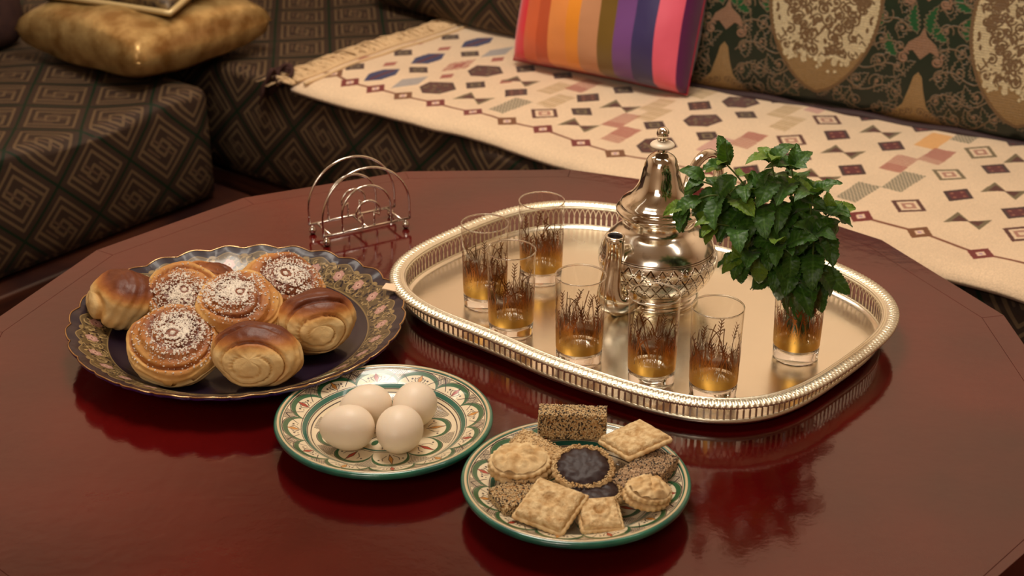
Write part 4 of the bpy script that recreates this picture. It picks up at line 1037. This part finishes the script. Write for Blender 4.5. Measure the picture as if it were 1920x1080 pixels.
rings('gallery_rail', [(.0162, .0335), (.0162, .0352), (.0180, .0352), (.0180, .0330), (.0162, .0335)], m_silb, 660)
rings('gallery_sill', [(.0160, .0098), (.0160, .0124), (.0182, .0124), (.0182, .0098)], m_silb, 660)
for a in (0.7, 2.4, 3.9, 5.5):
    r_ = trad(a)-.05; lathe('foot', [(.006, 0), (.008, .002), (.007, .0046)], 16, m_sil, tr, loc=(r_*cos(a), r_*sin(a), 0), capt=True)

# ------------------------------------------------------------------ teapot
def engraved_height():
    cv = Cv(0, 4, 0, 1, 420, (0.55, 0.55, 0.55, 1)); LO = (0.05, 0.05, 0.05, 1); HI = (.95, .95, .95, 1)
    q = random.Random(3)
    for k in range(16):
        x = k*.25
        cv.line([(x, .46), (x+.125, .74), (x+.25, .46), (x+.125, .18), (x, .46)], .016, LO)
        cv.line([(x, .74), (x+.25, .18)], .012, LO); cv.line([(x, .18), (x+.25, .74)], .012, LO)
        cv.line([(x+.04, .46), (x+.21, .46)], .012, LO)
        for i in range(70):
            cv.disc(x+q.uniform(0, .25), q.uniform(.18, .74), .007, LO if i % 2 else HI)
        for (a, b) in ((.06, .62), (.19, .62), (.06, .30), (.19, .30), (.125, .46)):
            for j in range(6): cv.disc(x+a+.022*cos(j*pi/3), b+.03*sin(j*pi/3), .011, HI)
            cv.disc(x+a, b, .010, LO)
    for y in (.15, .77, .80): cv.line([(0, y), (4, y)], .014, LO)
    return cv.image('engraved_relief', False)
m_pot = mat('polished_silver', lin(236, 220, 190), 0.09, metal=1.0)
_tc = nd(m_pot, 'ShaderNodeTexCoord'); _n = nd(m_pot, 'ShaderNodeTexNoise', Scale=40, Detail=7); lk(m_pot, _tc.outputs['Object'], _n.inputs['Vector'])
_cr = nd(m_pot, 'ShaderNodeValToRGB'); _e = _cr.color_ramp.elements; _e[0].position = .28; _e[0].color = lin(150, 124, 94); _e[1].position = .42; _e[1].color = lin(246, 240, 226)
lk(m_pot, _n.outputs['Fac'], _cr.inputs[0]); lk(m_pot, _cr.outputs[0], bsdf(m_pot).inputs['Base Color'])
_b = nd(m_pot, 'ShaderNodeBump', Strength=.12, Distance=.001); lk(m_pot, _n.outputs['Fac'], _b.inputs['Height']); lk(m_pot, _b.outputs[0], bsdf(m_pot).inputs['Normal'])
m_eng = m_pot.copy(); m_eng.name = 'engraved_silver'
_uvn = nd(m_eng, 'ShaderNodeTexCoord'); _ti = img_node(m_eng, engraved_height()); lk(m_eng, _uvn.outputs['UV'], _ti.inputs[0])
_b2 = nd(m_eng, 'ShaderNodeBump', Strength=1.0, Distance=.0024); lk(m_eng, _ti.outputs[0], _b2.inputs['Height']); lk(m_eng, _b2.outputs[0], bsdf(m_eng).inputs['Normal'])
bsdf(m_eng).inputs['Roughness'].default_value = .16
_mx = nd(m_eng, 'ShaderNodeMix', data_type='RGBA', blend_type='MULTIPLY'); _mx.inputs[0].default_value = 1.0
_c2 = nd(m_eng, 'ShaderNodeValToRGB'); _c2.color_ramp.elements[0].position = .1; _c2.color_ramp.elements[0].color = lin(110, 84, 56); _c2.color_ramp.elements[1].position = .5
lk(m_eng, _ti.outputs[0], _c2.inputs[0])
_cold = [n_ for n_ in m_eng.node_tree.nodes if n_.type == 'VALTORGB'][0]
lk(m_eng, _cold.outputs[0], _mx.inputs[6]); lk(m_eng, _c2.outputs[0], _mx.inputs[7]); lk(m_eng, _mx.outputs[2], bsdf(m_eng).inputs['Base Color'])
def smooth_prof(pts, k=6):
    out = []
    P = [pts[0]]+list(pts)+[pts[-1]]
    for i in range(1, len(P)-2):
        p0, p1, p2, p3 = [Vector((a[0], a[1])) for a in P[i-1:i+3]]
        for j in range(k):
            t_ = j/k; q = 0.5*((2*p1)+(-p0+p2)*t_+(2*p0-5*p1+4*p2-p3)*t_*t_+(-p0+3*p1-3*p2+p3)*t_**3); out.append((max(q.x, .0002), q.y))
    out.append(tuple(pts[-1])); return out
pot = thing('teapot', 'engraved silver teapot with a domed lid, standing on the tray', 'teapot', (0.163, 1.6213, 0.0082))
lathe('foot_ring', smooth_prof([(.0470, .0), (.0485, .003), (.0478, .007), (.0440, .0095), (.0425, .0120)], 3), 64, m_pot, pot)
body = smooth_prof([(.0425, .0115), (.0500, .0170), (.0600, .0290), (.0655, .0420), (.0665, .0510), (.0650, .0600), (.0590, .0720), (.0490, .0820), (.0410, .0880), (.0385, .0930), (.0385, .1000), (.0405, .1030)], 6)
bo = lathe('body', body, 96, m_eng, pot, capb=True)
# uv: 4 repeats round, band between z .02 and .075
ul = bo.data.uv_layers[0].data if bo.data.uv_layers else bo.data.uv_layers.new(name='UVMap').data
for p in bo.data.polygons:
    an = []
    for li in p.loop_indices:
        v = bo.data.vertices[bo.data.loops[li].vertex_index].co; an.append(atan2(v.y, v.x)/(2*pi) % 1.0)
    if max(an)-min(an) > .5: an = [a+1 if a < .5 else a for a in an]
    for li, a in zip(p.loop_indices, an):
        v = bo.data.vertices[bo.data.loops[li].vertex_index].co; ul[li].uv = (a, min(.97, max(.03, (v.z-.014)/.064)))
lid = lathe('lid', smooth_prof([(.0400, .1025), (.0455, .1035), (.0480, .1065), (.0478, .1095), (.0450, .1120), (.0438, .1135), (.0440, .1150), (.0425, .1175), (.0385, .1205), (.0320, .1260), (.0255, .1360), (.0215, .1480), (.0190, .1600), (.0150, .1690), (.0085, .1735), (.0050, .1750), (.0046, .1800)], 5), 80, m_pot, pot, capb=True)
m_white = mat('white_bone', lin(232, 214, 186), .35)
fn = lathe('finial_disc', smooth_prof([(.0044, .1790), (.0110, .1808), (.0136, .1832), (.0112, .1862), (.0050, .1885)], 4), 40, m_white, lid); tag(fn, 'white bone disc')
lathe('finial_ball', smooth_prof([(.0052, .1880), (.0060, .1895), (.0040, .1912), (.0058, .1930), (.0070, .1968), (.0060, .2005), (.0030, .2032), (.0002, .2040)], 5), 40, m_pot, lid)
# spout
sd = Vector((-.72, -.69, 0)).normalized()
def bez(ps, n):
    out = []
    for i in range(n+1):
        t_ = i/n; a, b, c, d = [Vector(p) for p in ps]; out.append(a*(1-t_)**3+b*3*t_*(1-t_)**2+c*3*t_*t_*(1-t_)+d*t_**3)
    return out
mouth = Vector((0.1122-0.163, 1.5810-1.6213, 0.0925))
sp = bez([sd*.044+Vector((0, 0, .024)), sd*.098+Vector((0, 0, .006)), mouth*1.0+Vector((.006, .006, -.045)), mouth], 22)
vs, fs = [], []
rr_ = [.0210, .0215, .0212, .0206, .0198, .0190, .0182, .0172, .0162, .0152, .0144, .0136, .0130, .0124, .0118, .0112, .0108, .0104, .0101, .0099, .0098, .0100, .0108]
n = 48; up = Vector((0, 0, 1)); side = sd.cross(up).normalized()
for k, p in enumerate(sp):
    t_ = (sp[min(k+1, 22)]-sp[max(k-1, 0)]).normalized(); x = side; y = t_.cross(x).normalized()
    if k == 22: y = Vector((sd.x, sd.y, 0)).normalized()*.9; 
    for i in range(n):
        a = 2*pi*i/n; fl = 1+(.055*abs(cos(5*a))*(1-k/26)); vs.append(p+x*(rr_[k]*fl*cos(a))+y*(rr_[k]*fl*sin(a)))
inn = len(vs)
for (q, dz) in ((.80, .0008), (.70, -.002), (.6, -.012)):
    for i in range(n): a = 2*pi*i/n; vs.append(sp[22]+side*(.0108*q*cos(a))+Vector((sd.x, sd.y, 0))*(.0097*q*sin(a))+Vector((0, 0, dz)))
for k in range(22+3):
    for i in range(n): a = k*n+i; b = k*n+(i+1) % n; fs.append((a, b, b+n, a+n))
fs.append(tuple(25*n+i for i in range(n)))
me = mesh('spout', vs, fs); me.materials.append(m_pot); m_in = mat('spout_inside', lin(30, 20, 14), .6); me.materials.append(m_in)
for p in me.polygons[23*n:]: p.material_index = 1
obj('spout', me, None, pot)
tube('spout_lip', [sp[22]+side*(.0104*cos(a))+Vector((sd.x, sd.y, 0))*(.0094*sin(a)) for a in [2*pi*i/32 for i in range(32)]], .0012, 8, m_pot, pot, closed=True)
hd = -sd
hp = bez([hd*.040+Vector((0, 0, .100)), hd*.048+Vector((0, 0, .175)), hd*.115+Vector((0, 0, .165)), hd*.098+Vector((0, 0, .095))], 18)+bez([hd*.098+Vector((0, 0, .095)), hd*.092+Vector((0, 0, .055)), hd*.080+Vector((0, 0, .045)), hd*.060+Vector((0, 0, .045))], 10)[1:]
tube('handle', hp, [.0042+.0022*sin(pi*i/(len(hp)-1)) for i in range(len(hp))], 14, m_pot, pot)

# ------------------------------------------------------------------ tea glasses
def gold_alpha():
    cv = Cv(0, 1, 0, .58, 1500, (0.5, 0.5, 0.5, 0)); q = random.Random(21)
    L = lambda pts, wd: cv.line(pts, wd, (1, 1, 1, 1))
    for i in range(820):
        x = q.random(); b = q.uniform(.03, .12); h = q.uniform(.10, .33)*(.75+.25*sin(x*12.6*1.5)); bend = q.uniform(-.05, .05)
        pts = [(x+bend*t_*t_, b+h*t_*(1-.12*t_*abs(bend)*10)) for t_ in [k/8 for k in range(9)]]
        wd = q.uniform(.0030, .0055)
        for s_ in (-1, 0, 1): L([(p[0]+s_, p[1]) for p in pts], [wd*(1-.08*k) for k in range(8)])
    for i in range(20):                          # taller ears and arching blades
        x = (i+.5+q.uniform(-.25, .25))/20; h = q.uniform(.40, .50); bend = q.uniform(-.05, .05)
        for s_ in (-1, 0, 1):
            L([(x+s_+bend*t_*t_, .1+(h-.1)*t_) for t_ in [k/8 for k in range(9)]], .0065)
            if i % 2 == 0:
                for k in range(5):
                    t_ = .62+.09*k; px, py = x+s_+bend*t_*t_, .1+(h-.1)*t_
                    for d in (-1, 1): L([(px, py), (px+d*.016, py+.030)], .0060)
            else:
                L([(x+s_+(.10 if i % 4 == 1 else -.10)*t_*t_, .1+.44*t_-.14*t_**3) for t_ in [k/8 for k in range(9)]], .0075)
    yy = np.arange(cv.h)/cv.res; mk = np.clip((.105-yy)*60, 0, 1)[:, None]; cv.a[..., 3] = np.maximum(cv.a[..., 3], mk)
    r = np.random.RandomState(4); cv.a[..., 3] *= np.where((r.rand(cv.h, cv.w) < .05) & (yy[:, None] > .07), 0, 1)
    cv.a[..., :3] = 1; return cv.image('gilded_grass_print')
def thin_glass():
    m = bpy.data.materials.new('thin_glass'); m.use_nodes = True; nt = m.node_tree; nt.nodes.clear()
    out = nt.nodes.new('ShaderNodeOutputMaterial'); mix = nt.nodes.new('ShaderNodeMixShader'); tr_ = nt.nodes.new('ShaderNodeBsdfTransparent'); gl = nt.nodes.new('ShaderNodeBsdfGlossy')
    geo = nt.nodes.new('ShaderNodeNewGeometry'); dt = nt.nodes.new('ShaderNodeVectorMath'); dt.operation = 'DOT_PRODUCT'; nt.links.new(geo.outputs['Incoming'], dt.inputs[0]); nt.links.new(geo.outputs['Normal'], dt.inputs[1])
    ab = nt.nodes.new('ShaderNodeMath'); ab.operation = 'ABSOLUTE'; nt.links.new(dt.outputs['Value'], ab.inputs[0])
    fc = nt.nodes.new('ShaderNodeMath'); fc.operation = 'SUBTRACT'; fc.inputs[0].default_value = 1.0; nt.links.new(ab.outputs[0], fc.inputs[1])
    pw = nt.nodes.new('ShaderNodeMath'); pw.operation = 'POWER'; pw.inputs[1].default_value = 4.0; nt.links.new(fc.outputs[0], pw.inputs[0])
    fr = nt.nodes.new('ShaderNodeMath'); fr.operation = 'MULTIPLY_ADD'; fr.inputs[1].default_value = .7; fr.inputs[2].default_value = .045; nt.links.new(pw.outputs[0], fr.inputs[0]); gl.inputs['Roughness'].default_value = 0.03; gl.inputs['Color'].default_value = (1, .97, .92, 1)
    cr = nt.nodes.new('ShaderNodeValToRGB'); e = cr.color_ramp.elements; e[0].position = .0; e[0].color = (.96, .95, .92, 1); e[1].position = 1.0; e[1].color = (.28, .21, .14, 1)
    k = e.new(.80); k.color = (.93, .91, .88, 1)
    nt.links.new(fc.outputs[0], cr.inputs[0]); nt.links.new(cr.outputs[0], tr_.inputs[0])
    nt.links.new(fr.outputs[0], mix.inputs[0]); nt.links.new(tr_.outputs[0], mix.inputs[1]); nt.links.new(gl.outputs[0], mix.inputs[2]); nt.links.new(mix.outputs[0], out.inputs[0]); return m
m_glass = thin_glass()
m_solid = bpy.data.materials.new('thick_glass'); m_solid.use_nodes = True
_p = m_solid.node_tree.nodes['Principled BSDF']; _p.inputs['Transmission Weight'].default_value = 1.0; _p.inputs['Roughness'].default_value = 0.0; _p.inputs['IOR'].default_value = 1.42; _p.inputs['Base Color'].default_value = (.98, .96, .92, 1)
m_gp = bpy.data.materials.new('gold_print'); m_gp.use_nodes = True; nt = m_gp.node_tree; _p = nt.nodes['Principled BSDF']; _o = nt.nodes['Material Output']
_p.inputs['Metallic'].default_value = .9; _p.inputs['Roughness'].default_value = .38; _p.inputs['Base Color'].default_value = lin(206, 150, 62)
_ti = nt.nodes.new('ShaderNodeTexImage'); _ti.image = gold_alpha(); _ti.extension = 'REPEAT'
_geo = nt.nodes.new('ShaderNodeNewGeometry'); _mc = nt.nodes.new('ShaderNodeMix'); _mc.data_type = 'RGBA'
_mc.inputs[6].default_value = lin(214, 164, 76); _mc.inputs[7].default_value = lin(150, 92, 40); nt.links.new(_geo.outputs['Backfacing'], _mc.inputs[0])
# the print thins out from yellow gold at the foot to bronze at the blade tips
_uvn = nt.nodes.new('ShaderNodeTexCoord'); _sx = nt.nodes.new('ShaderNodeSeparateXYZ'); nt.links.new(_uvn.outputs['UV'], _sx.inputs[0])
_cr = nt.nodes.new('ShaderNodeValToRGB'); e = _cr.color_ramp.elements; e[0].position = .15; e[0].color = lin(222, 174, 84); e[1].position = .85; e[1].color = lin(84, 40, 22)
e2 = e.new(.5); e2.color = lin(170, 100, 46); nt.links.new(_sx.outputs[1], _cr.inputs[0]); nt.links.new(_cr.outputs[0], _mc.inputs[6])
nt.links.new(_mc.outputs[2], _p.inputs['Base Color']); nt.links.new(_ti.outputs['Alpha'], _p.inputs['Alpha'])

def make_glass():
    t_ = thing('tea_glass', '', 'glass'); H_ = .0985; ro_, rb = .0265, .0238
    def R(z): return rb+(ro_-rb)*(z/H_)**.9
    lathe('glass_wall', [(R(z)-.0003, z) for z in [.0135+(H_-.0135)*i/14 for i in range(15)]], 64, m_glass, t_, capb=False)
    lathe('rim', [(ro_-.0012, H_-.0006), (ro_-.0009, H_+.0004), (ro_-.0003, H_+.0006), (ro_+.0001, H_), (ro_-.0002, H_-.0010), (ro_-.0010, H_-.0012), (ro_-.0012, H_-.0006)], 64, m_solid, t_, capb=False)
    lathe('thick_base', [(.0003, .0007), (rb-.0040, .0006), (rb-.0028, .0), (rb-.0010, .0005), (rb-.0001, .0022), (R(.012), .012), (R(.0135)-.0004, .0136), (rb-.0030, .0128), (rb-.0070, .0108), (.0003, .0100)], 64, m_solid, t_, capb=False)
    vs, fs, uv = [], [], []; n = 64; z0, z1 = .0165, .080
    for j in range(12):
        z = z0+(z1-z0)*j/11
        for i in range(n+1): a = 2*pi*i/n; r = R(z)+.0001; vs.append((r*cos(a), r*sin(a), z)); uv.append((i/n, j/11))
    for j in range(11):
        for i in range(n): a = j*(n+1)+i; fs.append((a, a+1, a+n+2, a+n+1))
    tag(obj('gold_decoration', mesh('gold_decoration', vs, fs, uv), m_gp, t_), 'printed gold grasses'); return t_
GL = [((0.0336, 1.6672), 'gold-grass tea glass at the back of the tray, furthest from the viewer', 0.4),
      ((-0.0301, 1.6024), 'gold-grass tea glass furthest left on the tray, overlapped by its neighbour', 1.5),
      ((-0.0009, 1.5326), 'gold-grass tea glass in front of the leftmost glass', 2.6),
      ((0.0703, 1.4703), 'gold-grass tea glass left of the teapot spout, standing alone in the front row', 3.5),
      ((0.1429, 1.4272), 'gold-grass tea glass directly in front of the teapot', 4.7),
      ((0.2029, 1.3997), 'gold-grass tea glass nearest the viewer, right of the one before the teapot', 5.6),
      ((0.2993, 1.4797), 'gold-grass tea glass at the right holding the mint', 0.9)]
g0 = make_glass()
for k, ((x, y), lb, a) in enumerate(GL):
    g = g0 if k == 0 else copy_tree(g0)
    g.location = (x, y, .0082); g.rotation_euler = (0, 0, a); tag(g, lb, 'glass', 'gold-printed tea glasses on the tray')

# ------------------------------------------------------------------ mint
m_leaf = mat('mint_leaf', lin(52, 100, 24), .45, spec=.4, sheen=.1); add_noise_color(m_leaf, lin(24, 58, 10), lin(66, 112, 26), 60, 4, .3, .7)
bsdf(m_leaf).inputs['Subsurface Weight'].default_value = 0.0
_nt = m_leaf.node_tree; _tr = nd(m_leaf, 'ShaderNodeBsdfTranslucent'); _tr.inputs[0].default_value = lin(110, 150, 30); _mx = nd(m_leaf, 'ShaderNodeMixShader'); _mx.inputs[0].default_value = .16
lk(m_leaf, bsdf(m_leaf).outputs[0], _mx.inputs[1]); lk(m_leaf, _tr.outputs[0], _mx.inputs[2]); lk(m_leaf, _mx.outputs[0], _nt.nodes['Material Output'].inputs[0])
_ca = nd(m_leaf, 'ShaderNodeVertexColor'); _ca.layer_name = 'tone'; _mv = nd(m_leaf, 'ShaderNodeMix', data_type='RGBA')
_ms = nd(m_leaf, 'ShaderNodeSeparateColor'); lk(m_leaf, _ca.outputs[0], _ms.inputs[0]); _mm = nd(m_leaf, 'ShaderNodeMath', operation='MULTIPLY'); _mm.inputs[1].default_value = .55; lk(m_leaf, _ms.outputs[0], _mm.inputs[0])
lk(m_leaf, _mm.outputs[0], _mv.inputs[0]); _rr = [n_ for n_ in m_leaf.node_tree.nodes if n_.type == 'VALTORGB'][0]
lk(m_leaf, _rr.outputs[0], _mv.inputs[6]); _mv.inputs[7].default_value = lin(96, 138, 52); lk(m_leaf, _mv.outputs[2], bsdf(m_leaf).inputs['Base Color'])
m_leaf2 = m_leaf.copy(); m_leaf2.name = 'young_mint_leaf'
for n_ in m_leaf2.node_tree.nodes:
    if n_.type == 'VALTORGB': n_.color_ramp.elements[0].color = lin(60, 96, 14); n_.color_ramp.elements[1].color = lin(130, 158, 44)
m_stem = mat('mint_stem', lin(86, 104, 42), .5)
def leaf_mesh(seed, m, droop=.35, fold=.35):
    q = random.Random(seed); n, k = 40, 13; vs, fs, cols = [], [], []
    for i in range(n+1):
        t_ = i/n; wdt = .255*(sin(pi*min(1, t_*.97+.03)**.80)**.62)*(1-.18*t_)*(1 if t_ < .93 else (1-t_)/.07*.8+.2)+.003
        ph = (t_*11) % 1.0; ser = 1+(.20*(ph-.35) if .08 < t_ < .96 else 0)
        th_ = droop*1.5*t_*t_; ax = t_-.25*droop*t_**3; az = .08*sin(pi*t_)-droop*t_**2*.6
        for j in range(k):
            s_ = 2*j/(k-1)-1; a_ = abs(s_); e_ = ser if a_ > .9 else 1
            vein = -.022*max(0, cos((t_*7.5-a_*1.1)*2*pi))**4*(a_ > .05)*(1-a_*.6)
            puck = .020*noise.noise(Vector((t_*7+seed, s_*3.0, seed*1.7)))
            z = az+fold*a_*wdt+vein+puck-(.022 if j == k//2 else 0)+.05*noise.noise(Vector((t_*5, s_*1.2, seed*3.1)))*a_+.025*sin(t_*17+seed*2+s_)*a_**3
            vs.append((ax, s_*wdt*e_*(1-.15*fold)+.03*sin(3*t_+seed)*t_, z)); vn = max(max(0, cos((t_*7.5-a_*1.1)*2*pi))**5*(1-a_*.4), 1.0 if j == k//2 else 0); cols.append((vn, vn, vn, 1))
    for i in range(n):
        for j in range(k-1): a = i*k+j; fs.append((a, a+k, a+k+1, a+1))
    me = mesh('leaf', vs, fs, None, True, cols); me.materials.append(m); return me
LM = [leaf_mesh(1, m_leaf, .35, .3), leaf_mesh(2, m_leaf, .7, .15), leaf_mesh(3, m_leaf, .1, .5), leaf_mesh(4, m_leaf, 1.0, .3), leaf_mesh(5, m_leaf2, .4, .35), leaf_mesh(6, m_leaf2, .8, .2)]
GX, GY = 0.2993, 1.4797
mint = thing('mint_bunch', 'leafy bunch of fresh mint standing in the right-hand tea glass', 'herb', (GX, GY, 0.0082+.012))
Z0 = .0202
def V3(dx, dy, z): return Vector((dx, dy, z-Z0))
stems = [
 ([V3(.006, .004, .024), V3(.000, .000, .120), V3(-.030, -.004, .175), V3(-.042, .004, .232)], 8, .040),
 ([V3(-.006, .006, .026), V3(.004, .006, .120), V3(-.012, .010, .180), V3(-.020, .006, .222)], 7, .040),
 ([V3(.010, -.004, .026), V3(-.012, .000, .120), V3(-.050, .004, .190), V3(-.088, .004, .226)], 8, .040),
 ([V3(-.010, -.006, .024), V3(-.010, -.004, .125), V3(-.075, .000, .235), V3(-.128, -.008, .178)], 7, .036),
 ([V3(.002, .010, .024), V3(-.006, -.004, .120), V3(-.046, -.014, .158), V3(-.068, -.024, .132)], 6, .040),
 ([V3(.012, .006, .026), V3(.006, .002, .110), V3(.012, .002, .158), V3(.022, .000, .172)], 6, .040),
 ([V3(-.002, -.010, .024), V3(.000, -.006, .110), V3(-.018, -.022, .150), V3(-.032, -.030, .152)], 5, .040),
 ([V3(.000, .006, .024), V3(-.004, .000, .120), V3(-.062, .002, .195), V3(-.112, .006, .205)], 7, .040),
 ([V3(.004, .000, .024), V3(-.004, -.002, .115), V3(-.036, -.010, .170), V3(-.056, -.006, .196)], 7, .042),
 ([V3(.008, .002, .024), V3(.002, .000, .115), V3(.000, -.006, .165), V3(.002, -.006, .196)], 6, .042),
 ([V3(-.004, -.006, .024), V3(-.002, -.006, .110), V3(-.050, -.012, .165), V3(-.098, -.018, .168)], 6, .036),
 ([V3(.006, -.010, .024), V3(.008, -.006, .105), V3(.006, -.012, .135), V3(.004, -.020, .160)], 5, .038)]
q = random.Random(12)
toc = Vector((0-GX, 0-GY, .8073-.15)).normalized()
for si, (ps, nn, LL) in enumerate(stems):
    c = bez(ps, 26); tube('stem', c, [.0017-.0009*i/26 for i in range(27)], 7, m_stem, mint)
    for j in range(nn):
        k = int(10+16*j/(nn-1)); k = min(k, 25); p = c[k]; tg = (c[k+1]-c[k-1]).normalized()
        a0 = (j % 2)*pi/2+q.uniform(-.3, .3)+si
        x = tg.cross(Vector((0, 0, 1))); x = x.normalized() if x.length > .1 else Vector((1, 0, 0)); y = tg.cross(x)
        tip = j == nn-1
        for s_ in ((0, .33, .67, 1, 1.33, 1.67) if tip else (0, 1)):
            a = a0+s_*pi; out = (x*cos(a)+y*sin(a)).normalized()
            d = (out*(.8 if not tip else .6)+tg*(.25 if not tip else .8)+Vector((0, 0, -q.uniform(.2, .9) if not tip else -.2))).normalized()
            nrm = (toc*.55+Vector((0, 0, .75))+tg*.2+Vector((q.uniform(-.35, .35), q.uniform(-.35, .35), 0))); nrm = (nrm-d*nrm.dot(d)).normalized(); yy = nrm.cross(d)
            L = LL*q.uniform(.85, 1.25)*(.72 if tip else 1)*(1.0-.10*j/nn)
            M = Matrix((d*L, yy*L*1.15, nrm*L)).transposed().to_4x4(); M.translation = p+d*.002
            young = (tip and q.random() < .30) or q.random() < .06
            lf = obj('leaf', LM[4+q.randrange(2)] if young else LM[q.randrange(4)], None, mint); lf.matrix_local = M
            if young: lf['label'] = 'pale young leaf'
for (dx, dy, z, d, L) in ((-.008, -.014, .100, (.15, -.3, -1), .042), (.012, -.006, .104, (.25, -.35, -1), .040), (-.002, .004, .098, (-.3, -.1, -1), .036), (.020, -.002, .112, (.6, -.3, -.5), .040), (-.012, .004, .092, (-.1, -.3, -1), .030), (.006, -.016, .090, (0, -.1, -1), .034)):
    d = Vector(d).normalized(); nrm = Vector((0, -.9, .3)); nrm = (nrm-d*nrm.dot(d)).normalized(); yy = nrm.cross(d)
    M = Matrix((d*L, yy*L, nrm*L*.5)).transposed().to_4x4(); M.translation = V3(dx, dy, z); lf = obj('leaf', LM[2], None, mint); lf.matrix_local = M
# small folded paper tab between plate and tray
m_pap = mat('paper', lin(236, 204, 168), .7)
vs = [(-.010, -.007, 0), (.008, -.008, 0), (.011, .001, .0006), (.006, .007, .0004), (-.009, .006, 0)]; n = 5
vs += [(x, y, z+.0012) for x, y, z in vs]
me = mesh('scrap', vs, [(4, 3, 2, 1, 0), (5, 6, 7, 8, 9)]+[(i, (i+1) % 5, 5+(i+1) % 5, 5+i) for i in range(5)], None, False)
tag(obj('paper_scrap', me, m_pap, None, (-0.1325, 1.583, .0368), (0.05, 0.1, -.2)), 'small cream paper scrap between the dark plate rim and the tray', 'paper')
